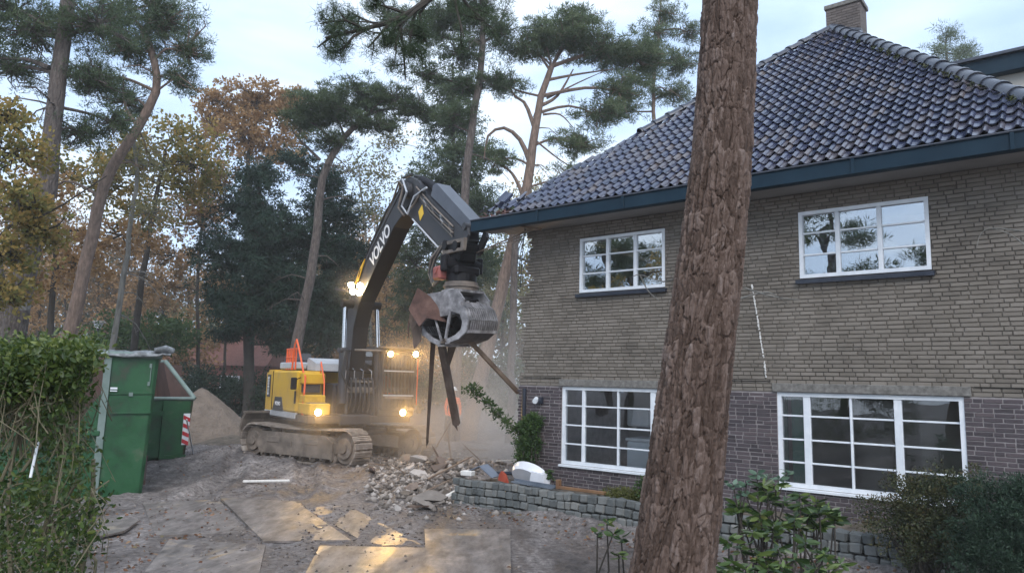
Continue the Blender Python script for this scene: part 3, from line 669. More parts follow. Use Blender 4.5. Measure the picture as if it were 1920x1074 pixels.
part('handrail', MB().tube([(-.55, -1.3, 2.5), (-.35, -1.32, 3.2), (-.22, -1.32, 3.34), (.02, -1.32, 3.1), (.55, -1.32, 2.42), (.86, -1.36, 2.3), (.9, -1.38, 1.95), (.93, -1.4, 1.3)], .026, 8), ORG, exc, True)
part('handrail', MB().tube([(.55, -.85, 2.4), (.56, -.85, 2.72), (.9, -.85, 2.2), (.95, -.85, 1.75)], .02, 8), ORG, exc, True)
# engine bay dark block behind boom foot
part('swing_frame', MB().box((.1, -.05, 1.7), (1.4, 1.0, .9), bev=.05).box((1.15, -.40, 1.55), (.7, .09, .75), bev=.03).box((1.15, .36, 1.55), (.7, .09, .75), bev=.03), GRY, exc)
# boom
boom_b = [(.20, 1.75), (.36, 2.5), (.46, 3.7), (.62, 4.35), (1.02, 4.86), (2.16, 5.88), (3.08, 6.56), (3.78, 7.06), (4.1, 7.16), (4.45, 7.08), (4.58, 6.85), (4.40, 6.55), (3.52, 6.12), (2.25, 5.02), (1.52, 4.38), (1.18, 3.7), (1.04, 2.5), (.8, 1.75), (.55, 1.6)]
bw = .19
boom = part('boom', MB().prism(boom_b, -bw, bw), GRY, exc)
under = boom_b[11:17]
mb = MB()
for (a, b) in zip(under[:-1], under[1:]): mb.beam((a[0], 0, a[1]), (b[0], 0, b[1]), 2 * bw + .05, .03, up=(b[1] - a[1], 0, -(b[0] - a[0])))
part('boom_underside', mb, BLK, boom)
for s in (-1, 1):
    part('boom_flange', MB().prism([(p[0] + dx, p[1] + dz) for p, dx, dz in zip(boom_b[2:8], [.0] * 6, [.0] * 6)] + [(p[0] + .05, p[1] - .07) for p in boom_b[2:8]][::-1], s * (bw + .0), s * (bw + .02)), GRY, boom)
pa, pb = Vector((2.30, 0, 5.60)), Vector((3.35, 0, 6.40)); ang = math.atan2(pb.z - pa.z, pb.x - pa.x)
o = obj('lettering', text_mesh('VOLVO', .52, .004, WHT, bold=.008, spacing=.95), boom)
o.location = ((pa.x + pb.x) / 2 - .12, -(bw + .022), (pa.z + pb.z) / 2 - .26); o.rotation_euler = (R(90), -ang, 0); o.scale = (.80, 1, 1)
rf = part('reflector_sign', MB().prism([(1.10, 4.86), (1.40, 4.96), (1.78, 5.52), (1.52, 5.34)], -bw - .05, -bw - .024), mat('sign_yellow', [(.8, .45, .02), (.85, .5, .03)], 3, .4), boom)
part('sign_mark', MB().prism([(1.36, 5.02), (1.45, 5.08), (1.55, 5.28), (1.47, 5.24)], -bw - .056, -bw - .051), BLK, rf)
for (x, y, yo) in ((657, 534, -.55), (660, 546, -.52), (674, 535, -.30), (672, 548, -.30)):
    d = ray(x, y); P0 = ew(0, yo, 0); t = (P0 - C0).dot(exc_L) / d.dot(exc_L); q = C0 + d * t; xx = (q - ew(0, 0, 0)).dot(exc_F); zz = q.z - ex_z
    lp = part('boom_lamp', MB().cyl((xx, yo, zz), (xx + .10, yo - .02, zz - .02), .075, 14, r2=.095), BLK, boom, True)
    part('lamp_lens', MB().cyl((xx + .10, yo - .02, zz - .02), (xx + .112, yo - .022, zz - .022), .078, 14), LED, lp)
part('lamp_bracket', MB().beam((.78, -.24, 4.72), (.62, -.60, 4.78), .05, .05), GRY, boom)
# boom cylinders
for s in (-1, 1):
    c = part('boom_cylinder', MB().tube([(1.42, s * .52, 1.62), (1.30, s * .50, 3.05)], .125, 16).cyl((1.31, s * .5, 2.98), (1.30, s * .5, 3.1), .15, 16).box((1.3, s * .5, 3.05), (.32, .30, .10), bev=.03), GRY, exc, True)
    part('cylinder_rod', MB().tube([(1.30, s * .50, 3.0), (1.12, s * .46, 4.32)], .06, 12), CHR, c, True)
    part('rod_eye', MB().cyl((1.12, s * .24, 4.33), (1.12, s * .56, 4.33), .12, 14), BLK, c, True)
    part('hose', MB().tube([(1.45, s * .52, 3.0), (1.5, s * .58, 2.8), (1.52, s * .6, 2.4), (1.48, s * .44, 2.1), (1.5, s * .3, 1.95)], .026, 8), RUB, c, True)
for k in range(6):
    y = -.30 + k * .12
    part('hose', MB().tube([(1.25, y * .8, 2.3), (1.45, y, 2.25 + .05 * (k % 2)), (1.55, y * 1.05, 1.95), (1.56, y * 1.08, 1.6), (1.42, y * 1.1, 1.38)], .027, 8), (RUB, GRY)[k % 2], exc, True)
part('valve_block', MB().box((1.32, 0, 1.98), (.3, .8, .16), bev=.02).box((1.38, 0, 2.22), (.14, .6, .06)), STE, exc)
for k in range(5): part('pipe', MB().tube([(1.5, -.5 + k * .25, 2.28), (1.52, -.5 + k * .25, 2.5), (1.36, -.45 + k * .22, 2.56)], .018, 8), CHR, exc, True)
# arm
arm_p = [(3.74, 6.90), (3.85, 7.16), (4.15, 7.30), (4.72, 7.06), (5.3, 6.56), (7.0, 5.46), (7.05, 5.25), (6.75, 5.10), (6.25, 5.08), (4.62, 6.06), (4.05, 6.45)]
arm = part('arm', MB().prism(arm_p, -.19, .19), GRY, exc)
part('arm_cylinder_cover', MB().prism([(5.38, 6.55), (5.46, 6.78), (5.62, 6.80), (7.24, 5.62), (7.20, 5.46), (7.02, 5.46)], -.16, .20), mat('bluegrey_plate', [(.06, .068, .085), (.10, .11, .135)], 1.5, .38), arm)
part('arm_pivot', MB().cyl((4.25, -.30, 6.90), (4.25, .30, 6.90), .20, 20).cyl((4.25, -.33, 6.90), (4.25, .33, 6.90), .09, 16), GRY, arm, True)
part('arm_cylinder', MB().tube([(4.55, 0, 7.15), (5.0, 0, 6.95), (5.6, 0, 6.6)], .10, 12), BLK, arm, True)
part('warning_sticker', MB().prism([(4.95, 6.02), (5.12, 6.16), (5.02, 6.40), (4.84, 6.26)], -.20, -.194), mat('sticker_yellow', [(.8, .5, .03), (.85, .55, .05)], 3, .5), arm)
for k, off in enumerate((0, .10, .2)):
    part('hose', MB().tube([(2.2 + off, -.05 + off, 6.12), (3.3, -.15 + off, 6.95), (3.9 + off, -.30, 7.2), (4.25 + off, -.34, 7.0 - off), (4.0 + off, -.34, 6.5), (4.3 + off, -.32, 6.25), (4.7, -.26, 6.45 + off), (5.1 + off, -.24, 6.75)], .026, 8), (STE, RUB, HOOD)[k], arm, True)
part('pipe', MB().tube([(4.6, -.23, 6.12), (5.4, -.23, 5.60), (6.2, -.23, 5.08), (6.5, -.25, 4.88)], .02, 8), HOOD, arm, True)
for k in range(4):
    part('pipe', MB().tube([(4.7 + k * .06, -.215, 6.9 - k * .1), (5.5, -.215, 6.32 - k * .08), (6.6, -.215, 5.60 - k * .07)], .02, 6), (STE, GRY)[k % 2], arm, True)
    part('pipe_clamp', MB().box((5.2 + k * .42, -.205, 6.42 - k * .28), (.05, .04, .26), Matrix.Rotation(R(-35), 3, 'Y')), (HOOD, STE)[k % 2], arm)
part('boom_hose', MB().tube([(.75, .1, 4.85), (1.9, .12, 5.98), (2.8, .12, 6.7), (3.6, .1, 7.15), (4.1, .05, 7.36), (4.6, 0, 7.2)], .035, 8), RUB, boom, True)
part('boom_hose', MB().tube([(.75, -.1, 4.85), (1.9, -.1, 5.96), (2.8, -.12, 6.67), (3.5, -.1, 7.08), (3.9, -.2, 7.3), (4.4, -.2, 7.28)], .035, 8), RUB, boom, True)
# link, quick coupler, tiltrotator
lk = part('bucket_link', MB().prism([(7.25, 5.55), (7.32, 5.3), (7.0, 4.95), (6.85, 5.05), (7.1, 5.35)], -.26, -.20).prism([(7.25, 5.55), (7.32, 5.3), (7.0, 4.95), (6.85, 5.05), (7.1, 5.35)], .20, .26).cyl((7.2, -.3, 5.5), (7.2, .3, 5.5), .08, 12), GRY, exc)
qc = part('quick_coupler', MB().box((6.66, 0, 4.98), (.5, .48, .34), Matrix.Rotation(.1, 3, 'Y'), bev=.05).cyl((6.45, -.34, 5.2), (6.45, .34, 5.2), .11, 16).cyl((6.9, -.34, 5.12), (6.9, .34, 5.12), .11, 16).box((6.68, 0, 5.12), (.34, .58, .2), bev=.04), BLK, exc)
part('coupler_frame', MB().ring([(6.3, 5.28), (7.3, 5.24), (7.26, 4.98), (6.38, 5.0)], [(6.42, 5.2), (7.16, 5.17), (7.14, 5.05), (6.48, 5.07)], -.33, -.26), STE, qc)
tr_ = part('tilt_rotator', MB().cyl((6.66, -.42, 4.76), (6.66, .42, 4.76), .15, 20).box((6.66, 0, 4.62), (.6, .62, .2), bev=.05).cyl((6.66, 0, 4.36), (6.66, 0, 4.56), .33, 24).box((6.66, -.42, 4.78), (.2, .14, .36), bev=.03).box((6.66, .42, 4.78), (.2, .14, .36), bev=.03), BLK, exc)
part('rotor_ring', MB().cyl((6.66, 0, 4.20), (6.66, 0, 4.38), .36, 28).cyl((6.66, 0, 4.27), (6.66, 0, 4.32), .39, 28), STE, tr_, True)
part('valve_cover', MB().box((6.42, -.40, 4.58), (.32, .22, .30), bev=.04).cyl((6.42, -.53, 4.62), (6.42, -.48, 4.62), .07, 10), REDM, tr_)
for k in range(4):
    part('hose', MB().tube([(6.25 - .05 * k, -.24, 5.25), (6.0, -.3 - .04 * k, 4.95), (5.92 - .05 * k, -.34, 4.65), (6.05, -.36, 4.42 - .03 * k), (6.35, -.38, 4.42), (6.5, -.36, 4.5)], .022, 8), (RUB, STE)[k % 2], exc, True)
# grapple: turned on the rotor
gr = part('grapple', MB().cyl((0, 0, -.06), (0, 0, .02), .34, 24), GPL, exc); gr.location = (6.62, -.10, 4.2); gr.scale = (.93, .93, .93)
gr.rotation_euler = (R(3), R(-5), R(-35) - math.atan2(-math.cos(HEAD), math.sin(HEAD)))   # +X of the grapple turned right of the camera line
GW = .56
hs = MB()
for s in (-1, 1): hs.prism([(-.50, -.04), (.42, -.04), (.60, -.30), (.55, -.52), (.30, -.60), (-.30, -.60), (-.60, -.34)], s * (GW - .12), s * (GW - .06))
hs.box((0, 0, -.07), (.9, 2 * GW - .16, .06)).box((0, 0, -.34), (.22, 2 * GW - .16, .4)).cyl((-.28, -GW + .04, -.46), (-.28, GW - .04, -.46), .07, 14).cyl((.28, -GW + .04, -.46), (.28, GW - .04, -.46), .07, 14)
part('grapple_head', hs, GPL, gr)
part('hydraulic_cylinder', MB().cyl((-.45, -.2, -.3), (.4, -.2, -.34), .06, 12).cyl((-.4, .2, -.34), (.45, .2, -.3), .06, 12), BLK, gr, True)
GRIN = mat('shaded_inner_steel', [(.035, .032, .032), (.08, .072, .068), (.14, .125, .115)], 4, .55, metal=.2)  # darker copy of the grapple steel: shade inside the shells put into colour
def shell(sx):
    """one clam shell; sx=+1 to the right. side plates with holes, curved ribbed back, lip"""
    open_ = .10 if sx < 0 else .0
    P = [(.28, -.46), (.50, -.38), (.66, -.52), (.74, -.78), (.66, -1.02), (.42, -1.16), (.10, -1.22), (.06, -1.14)]
    I = [(.20, -.52), (.30, -.54), (.50, -.62), (.56, -.80), (.50, -.96), (.34, -1.06), (.12, -1.12), (.02, -1.10)]
    rot = Matrix.Rotation(open_ * 1.0, 2)
    def tf(p):
        q = Vector((p[0] - .28, p[1] + .46)); q = rot @ q if sx > 0 else Matrix.Rotation(open_, 2) @ q; return (sx * (q.x + .28), q.y - .46)
    if sx < 0:
        P = [(.28, -.46), (.46, -.50), (.66, -.64), (.74, -.76), (.56, -.98), (.34, -1.14), (.06, -1.24), (.02, -1.16)]; I = [(.24, -.52), (.38, -.58), (.52, -.68), (.60, -.78), (.46, -.92), (.30, -1.04), (.10, -1.12), (.0, -1.12)]
    P = [tf(p) for p in P]; I = [tf(p) for p in I]
    root = part('clam_shell', MB().ring(P, I, -GW, -GW + .05).ring(P, I, GW - .05, GW).beam((P[6][0], -GW, P[6][1]), (P[6][0], GW, P[6][1]), .12, .035), GPL, gr)
    bk = MB()
    for a, b in zip(I[1:3], I[2:4]): bk.beam((a[0], 0, a[1]), (b[0], 0, b[1]), 2 * GW - .08, .02, up=((b[1] - a[1]), 0, -(b[0] - a[0])))
    bk.prism(P, GW - .10, GW - .055)
    for a, b in zip(P[3:6], P[4:7]): bk.beam((a[0], 0, a[1]), (b[0], 0, b[1]), 2 * GW - .08, .035, up=((b[1] - a[1]), 0, -(b[0] - a[0])))
    part('shell_plate', bk, GRIN, root)
    n = 13
    for i in range(n):
        y = -GW + .09 + i * (2 * GW - .18) / (n - 1); r = MB()
        for a, b in zip(P[1:4], P[2:5]): r.beam((a[0], y, a[1]), (b[0], y, b[1]), .034, .07, up=((b[1] - a[1]), 0, -(b[0] - a[0])))
        part('rib', r, GPL, root)
    for z_ in (1, 4): part('cross_bar', MB().beam((P[z_][0], -GW + .03, P[z_][1]), (P[z_][0], GW - .03, P[z_][1]), .09, .07), GPL, root)
    part('cutting_lip', MB().beam((P[7][0], -GW, P[7][1]), (P[7][0], GW, P[7][1]), .05, .05), STE, root)
    for s in ((-1, 1) if sx > 0 else ()):
        part('shell_arm', MB().beam((sx * .28, s * .18, -.46), (P[1][0], s * .18, P[1][1]), .08, .16).beam((P[1][0], s * .18, P[1][1]), (P[2][0], s * .18, P[2][1] - .1), .07, .12), GPL, root)
shell(1); shell(-1)
# cab
cb = MB(); cx0, cx1, cy0, cy1, cz0, cz1 = .0, 1.62, .46, 1.44, 1.30, 3.12
for (x, y) in ((cx0, cy0), (cx0, cy1), (cx1 - .1, cy0), (cx1 - .1, cy1)):
    xb = x + (.08 if x > .5 else 0); cb.beam((xb, y, cz0), (x, y, cz1), .075, .075)
cb.box((.78, .95, cz1), (1.6, 1.06, .10), bev=.03).box((.8, .95, cz0 + .06), (1.68, 1.04, .16), bev=.02).box((.0, .95, 2.0), (.06, .98, 1.3)).box((1.6, .95, 1.62), (.05, .98, .5)).box((.75, cy0, 1.7), (1.5, .05, .7)).box((.75, cy1, 1.7), (1.5, .05, .7))
cab = part('cab', cb, GRY, exc)
part('windscreen', MB().box((1.56, .95, 2.5), (.012, .9, 1.15)), CABG, cab); part('side_window', MB().box((.78, cy0, 2.56), (1.4, .012, 1.0)), CABG, cab); part('side_window', MB().box((.78, cy1, 2.56), (1.4, .012, 1.0)), CABG, cab)
gd = MB().box((1.72, .95, 3.0), (.05, 1.0, .05)).box((1.76, .95, 1.5), (.05, 1.0, .05)).box((1.74, cy0, 2.25), (.05, .05, 1.5)).box((1.74, cy1, 2.25), (.05, .05, 1.5))
guard = part('guard_frame', gd, GRY, cab)
for i in range(9): part('guard_bar', MB().cyl((1.745, .53 + i * .105, 1.5), (1.735, .53 + i * .105, 3.0), .014, 8), GRY, guard)
for z in (1.86, 2.52): part('guard_crossbar', MB().box((1.765, .95, z), (.03, .9, .035)), HOOD, guard)
part('wiper_bracket', MB().box((1.79, .95, 1.80), (.04, .8, .06)), STE, guard)
part('roof_guard', MB().box((1.70, .95, 3.16), (.3, 1.06, .04)).box((.6, .95, 3.2), (1.5, .9, .03)), STE, cab)
part('edge_strip', MB().box((1.70, cy1 + .03, 2.3), (.03, .02, 1.4)), ORG, cab)
part('grab_rail', MB().tube([(1.7, cy1 + .1, 1.6), (1.7, cy1 + .1, 2.9)], .016, 8), ORG, cab)
part('seat', MB().box((.6, .95, 1.75), (.5, .5, .14), bev=.04).box((.38, .95, 2.1), (.14, .48, .75), bev=.05), BLK, cab)
part('beacon_rail', MB().tube([(1.62, -.32, 3.05), (1.64, .2, 3.06), (1.66, 1.4, 3.08)], .03, 8), STE, exc)
def lamp(nm, parent, x, y, z, r, watt):
    h = part(nm, MB().cyl((x - .09, y, z), (x, y, z), r * .8, 14, r2=r * 1.1), BLK, parent, True)
    part('lamp_lens', MB().cyl((x, y, z), (x + .012, y, z), r, 16), LAMP, h)
    ld = bpy.data.lights.new('lamp_glow', 'SPOT'); ld.energy = watt; ld.color = (1, .58, .20); ld.shadow_soft_size = .06; ld.spot_size = R(150); ld.spot_blend = 1
    lo = bpy.data.objects.new('lamp_glow', ld); COL.objects.link(lo); lo.parent = h; lo.location = (x + .03, y, z); lo.rotation_euler = (0, R(-92), 0)
lamp('work_lamp', cab, 1.86, .62, 2.98, .075, 95); lamp('work_lamp', cab, 1.86, 1.38, 3.00, .075, 95)
lamp('work_lamp', exc, 1.60, -1.22, 1.40, .08, 80); lamp('work_lamp', exc, 1.74, 1.12, 1.40, .08, 80)
ld = bpy.data.lights.new('lamp_glow', 'SPOT'); ld.spot_size = R(140); ld.spot_blend = 1; ld.energy = 60; ld.color = (1, .66, .3); ld.shadow_soft_size = .08
lo = bpy.data.objects.new('lamp_glow', ld); COL.objects.link(lo); lo.parent = boom; lo.location = (1.08, -.48, 4.78); lo.rotation_euler = (0, R(-80), 0)

# ------------------------------------------------------------------ people
SKIN = mat('skin', [(.42, .24, .17), (.48, .28, .2)], 5, .6); VEST = mat('orange_workwear', [(.78, .13, .03), (.9, .18, .04)], 6, .7); TRS = mat('dark_trousers', [(.02, .025, .04), (.04, .045, .06)], 6, .9)
def person(label, loc, rz, joints, edges, rad, zsplit, hat_at, hatmat, hairless=True):
    root = thing('person', label, 'person', loc, rz)
    me = bpy.data.meshes.new('body'); me.from_pydata(joints, edges, []); o = bpy.data.objects.new('body', me); COL.objects.link(o)
    o.modifiers.new('s', 'SKIN'); 
    for i, r_ in enumerate(rad): me.skin_vertices[0].data[i].radius = r_ if isinstance(r_, tuple) else (r_, r_)
    me.skin_vertices[0].data[0].use_root = True
    sb = o.modifiers.new('u', 'SUBSURF'); sb.levels = 2; sb.render_levels = 2; bpy.context.view_layer.update()
    m2 = bpy.data.meshes.new_from_object(o.evaluated_get(bpy.context.evaluated_depsgraph_get())); bpy.data.objects.remove(o)
    m2.materials.clear()
    for q in (SKIN, VEST, TRS): m2.materials.append(q)
    for p in m2.polygons: p.material_index = zsplit(p.center); p.use_smooth = True
    obj('body', m2, root)
    hx, hy, hz = hat_at; n = 14; h = MB(); P = []
    for j in range(5):
        a = j / 4 * math.pi / 2; P.append([(hx + .125 * math.cos(a) * math.cos(q), hy + .145 * math.cos(a) * math.sin(q), hz + .13 * math.sin(a)) for q in np.linspace(0, 2 * math.pi, n, endpoint=False)])
    V = [v for r_ in P for v in r_]; h.add(V, [(j * n + k, j * n + (k + 1) % n, (j + 1) * n + (k + 1) % n, (j + 1) * n + k) for j in range(4) for k in range(n)]); h.cyl((hx, hy - .02, hz - .01), (hx, hy - .02, hz + .012), .155, 18)
    part('hard_hat', h, hatmat, root, True)
    return root
# standing: x right, y forward is -Y (faces the camera)
J = [(0, 0, .95), (0, 0, 1.15), (0, .01, 1.38), (0, 0, 1.52), (0, -.01, 1.60), (0, -.02, 1.68), (0, -.02, 1.76),
     (-.19, 0, 1.42), (-.25, .01, 1.15), (-.22, -.08, .92), (-.215, -.12, .84), (.19, 0, 1.42), (.26, .02, 1.16), (.27, -.03, .90), (.27, -.05, .82),
     (-.10, 0, .88), (-.12, -.02, .50), (-.13, .03, .09), (-.13, -.12, .04), (.10, 0, .88), (.12, .02, .50), (.13, .05, .09), (.13, -.10, .04)]
Ed = [(0, 1), (1, 2), (2, 3), (3, 4), (4, 5), (5, 6), (2, 7), (7, 8), (8, 9), (9, 10), (2, 11), (11, 12), (12, 13), (13, 14), (0, 15), (15, 16), (16, 17), (17, 18), (0, 19), (19, 20), (20, 21), (21, 22)]
Rd = [(.16, .12), (.15, .11), (.17, .12), .06, .075, .092, .07, .075, .055, .04, .045, .075, .055, .04, .045, .10, .07, .05, .045, .10, .07, .05, .045]
px_, py_ = -1.95, 25.3
person('worker in orange workwear and white hard hat standing in the dust right of the excavator', (px_, py_, gz(px_, py_)), R(10), J, Ed, Rd,
       lambda c: 0 if (c.z > 1.53 or (abs(c.x) > .17 and c.z < .90 and c.z > .7)) else (1 if c.z > .86 else 2), (0, -.02, 1.74), M_WHITE)
J2 = [(0, 0, .12), (0, 0, .32), (0, .03, .54), (0, 0, .68), (0, -.02, .76), (0, -.03, .83), (0, -.03, .90), (-.19, 0, .57), (-.25, -.08, .32), (-.2, -.32, .3), (-.2, -.4, .3), (.19, 0, .57), (.25, -.08, .32), (.2, -.32, .3), (.2, -.4, .3),
      (-.10, -.04, .1), (-.14, -.42, .12), (-.14, -.5, -.25), (-.14, -.6, -.3), (.10, -.04, .1), (.14, -.42, .12), (.14, -.5, -.25), (.14, -.6, -.3)]
pc = ew(.62, .95, 1.74)
person('machine operator in orange jacket seated inside the excavator cab', pc, math.atan2(-math.cos(HEAD), math.sin(HEAD)) + R(90), J2, Ed, Rd, lambda c: 0 if c.z > .68 or c.y < -.3 and c.z > .22 else (1 if c.z > .14 else 2), (0, -.03, .88), ORG)

# ------------------------------------------------------------------ beams gripped by the grapple, debris inside
M_BEAM = mat('old_beam', [(.05, .032, .025), (.10, .068, .05), (.17, .125, .10)], 4, .85, bump=.5, bscale=30, stretch=(1, 1, .3)); M_RUST = mat('rusty_sheet', [(.05, .025, .02), (.10, .05, .038), (.15, .085, .065)], 4, .8, bump=.5, bscale=20)
def beamthing(label, a, b, w, h, m_=None, taper=(1, 1), cat='beam', name='timber_beam', group=None):
    a, b = Vector(a), Vector(b); o = thing(name, label, cat, a, 0, group); mb = MB(); mb.beam((0, 0, 0), b - a, w, h, ends=taper, bev=.006 if taper == (1, 1) else 0); part('shaft', mb, m_ or M_BEAM, o)
    mb = MB(); dd = (b - a).normalized()
    for k in range(4): mb.beam(b - a + Vector((random.uniform(-.3, .3) * w, random.uniform(-.3, .3) * w, 0)), (b - a) + dd * random.uniform(.05, .2), w * .25, h * .3, ends=(1, .15))
    part('splintered_end', mb, m_ or M_BEAM, o, kind='stuff'); return o
beamthing('long dark beam hanging straight down from the grapple, leftmost of the hanging timbers', at_y(812, 640, 15.6), at_y(801, 826, 16.6), .11, .09, taper=(1, .5))
beamthing('thick brown beam hanging from the grapple tip down to the rubble', at_y(826, 636, 15.5), at_y(856, 795, 16.4), .15, .12)
beamthing('short broad plank sticking out below the grapple', at_y(852, 632, 15.5), at_y(838, 690, 15.8), .2, .07, taper=(1, .4))
beamthing('pale round pole slanting from the grapple to the house corner', at_y(878, 636, 15.3), at_y(972, 736, 15.9), .085, .085, M_WOOD)
sh = thing('torn_roof_sheet', 'rust brown torn sheet and debris clutched in the left jaw of the grapple', 'sheet metal', at_y(800, 590, 15.3))
loc0 = sh.location
def ribbon(pxs, Y, w, m_, nm):
    pts = [at_y(x, y, Y + dy) - loc0 for x, y, dy in pxs]; V = []; n = len(pts)
    for i, p in enumerate(pts): V += [p + Vector((0, -w / 2, 0)), p + Vector((.03 * math.sin(i), w / 2, .05 * math.cos(i * 2))), p + Vector((.02, w / 2, -.03)), p + Vector((.02, -w / 2, -.03))]
    F_ = [(i * 4 + a, i * 4 + (a + 1) % 4, i * 4 + 4 + (a + 1) % 4, i * 4 + 4 + a) for i in range(n - 1) for a in range(4)] + [(0, 1, 2, 3), (4 * n - 1, 4 * n - 2, 4 * n - 3, 4 * n - 4)]
    part(nm, MB().add(V, F_), m_, sh)
def panel(pxs, Y, m_, nm, t=.035):
    """bent plate through picked corners, real thickness"""
    P = [at_y(x, y, Y + dy) - loc0 for x, y, dy in pxs]; k = len(P); nrm = Vector((.25, 1, .2)).normalized() * t
    part(nm, MB().add(P + [p + nrm for p in P], [tuple(range(k)), tuple(range(2 * k - 1, k - 1, -1))] + [(i, k + i, k + (i + 1) % k, (i + 1) % k) for i in range(k)]), m_, sh)
panel([(783, 540, -.1), (806, 556, 0), (828, 584, .1), (838, 604, .1), (818, 600, 0), (800, 596, -.1), (786, 612, -.2), (766, 580, -.2)], 15.0, M_RUST, 'sheet')
panel([(773, 570, 0), (792, 590, 0), (788, 640, -.1), (776, 655, -.1), (772, 620, -.1), (766, 600, 0)], 15.3, M_BEAM, 'torn_flap')
ribbon([(775, 570, 0), (768, 590, .1), (764, 615, .1), (766, 632, .1)], 15.4, .06, M_RUST, 'strip')
ribbon([(790, 560, .2), (806, 590, .3), (826, 615, .4), (840, 622, .5)], 15.4, .3, M_BEAM, 'gripped_board')
ribbon([(812, 575, .4), (830, 600, .5), (848, 612, .6)], 15.4, .3, M_RUST, 'gripped_board')

# ------------------------------------------------------------------ steel road plates
def plate_material():
    M = bpy.data.materials.new('muddy_plate'); M.use_nodes = True; t = M.node_tree; N = t.nodes; L = t.links; b = N['Principled BSDF']
    g = N.new('ShaderNodeNewGeometry'); mp = N.new('ShaderNodeMapping'); mp.inputs['Scale'].default_value = (1.2, .4, 1); mp.inputs['Rotation'].default_value = (0, 0, R(-14)); L.new(g.outputs['Position'], mp.inputs[0])
    n1 = N.new('ShaderNodeTexNoise'); n1.inputs['Scale'].default_value = .9; n1.inputs['Detail'].default_value = 8; n1.inputs['Roughness'].default_value = .62; n1.inputs['Distortion'].default_value = 1.2; L.new(mp.outputs[0], n1.inputs['Vector'])
    r = ramp(N, [(.33, (.095, .08, .073)), (.44, (.165, .14, .128)), (.53, (.235, .20, .18)), (.58, (.32, .25, .18)), (.64, (.38, .24, .11)), (.72, (.25, .185, .14))]); L.new(n1.outputs['Fac'], r.inputs[0])
    n2 = N.new('ShaderNodeTexNoise'); n2.inputs['Scale'].default_value = 4; n2.inputs['Detail'].default_value = 10; n2.inputs['Roughness'].default_value = .75; L.new(mp.outputs[0], n2.inputs['Vector'])
    r2 = ramp(N, [(.40, (.42, .40, .38)), (.52, (1, 1, 1)), (.62, (1.3, 1.3, 1.3))]); L.new(n2.outputs['Fac'], r2.inputs[0])
    mx = N.new('ShaderNodeMix'); mx.data_type = 'RGBA'; mx.blend_type = 'MULTIPLY'; mx.inputs[0].default_value = .75; L.new(r.outputs[0], mx.inputs[6]); L.new(r2.outputs[0], mx.inputs[7])
    n3 = N.new('ShaderNodeTexNoise'); n3.inputs['Scale'].default_value = 1.7; n3.inputs['Detail'].default_value = 9; n3.inputs['Roughness'].default_value = .7; n3.inputs['Distortion'].default_value = .8; L.new(g.outputs['Position'], n3.inputs['Vector'])
    m3 = N.new('ShaderNodeMapRange'); m3.inputs[1].default_value = .42; m3.inputs[2].default_value = .52; L.new(n3.outputs['Fac'], m3.inputs[0]); n4 = ramp(N, [(.35, (.07, .059, .052)), (.62, (.215, .186, .168))]); L.new(n2.outputs['Fac'], n4.inputs[0])
    mm = N.new('ShaderNodeMix'); mm.data_type = 'RGBA'; L.new(m3.outputs[0], mm.inputs[0]); L.new(mx.outputs[2], mm.inputs[6]); L.new(n4.outputs[0], mm.inputs[7]); L.new(mm.outputs[2], b.inputs['Base Color'])
    mr = N.new('ShaderNodeMapRange'); mr.inputs[1].default_value = .4; mr.inputs[2].default_value = .62; mr.inputs[3].default_value = .62; mr.inputs[4].default_value = .33; L.new(n1.outputs['Fac'], mr.inputs[0]); L.new(mr.outputs[0], b.inputs['Roughness'])
    bp = N.new('ShaderNodeBump'); bp.inputs['Strength'].default_value = .35; bp.inputs['Distance'].default_value = .015; L.new(n2.outputs['Fac'], bp.inputs['Height']); L.new(bp.outputs[0], b.inputs['Normal'])
    return M
PLT = plate_material()
def plate(label, pts, zt, tilt=(0, 0)):
    P = [Vector((p[0], p[1], 0)) for p in pts]; c = sum(P, Vector()) / len(P); c.z = 0
    o = thing('steel_road_plate', label, 'steel plate', c, 0, 'steel plates laid on the mud')
    V = [(p - c) + Vector((0, 0, zt + tilt[0] * (p.x - c.x) + tilt[1] * (p.y - c.y))) for p in P]; k = len(V)
    n = 4
    mb = MB().add(V + [v - Vector((0, 0, .03)) for v in V], [tuple(range(k)), tuple(range(2 * k - 1, k - 1, -1))] + [(i, k + i, k + (i + 1) % k, (i + 1) % k) for i in range(k)])
    part('plate', mb, PLT, o)
gp_ = lambda *a: [on_z(x, y, .03) for x, y in a]
plate('grey muddy steel plate beside the green skip, left of the long crack', gp_((292, 1000), (466, 996), (410, 934), (268, 940)), .012)
plate('steel plate with its raised dark left edge, in the middle of the track', gp_((494, 1013), (658, 1009), (553, 940), (412, 934)), .034, (-.012, .002))
plate('narrow plate mostly buried in mud, right of the middle plate', gp_((696, 1019), (790, 1016), (640, 938), (556, 940)), .004)
plate('rust yellow steel plate at the right beside the cobble wall', gp_((800, 1078), (958, 1078), (957, 990), (796, 990)), .022)
plate('pale brown steel plate lowest at the left next to the hedge', gp_((255, 1090), (482, 1090), (498, 1018), (318, 1008)), .014)
plate('ochre patched plate at the near end of the track', gp_((560, 1095), (850, 1095), (806, 1024), (600, 1020)), .016)  # ochre patches come from the noise in the shared plate colour
plate('small grey slab in front of the hedge', gp_((185, 1010), (232, 1000), (262, 978), (196, 972)), .07)

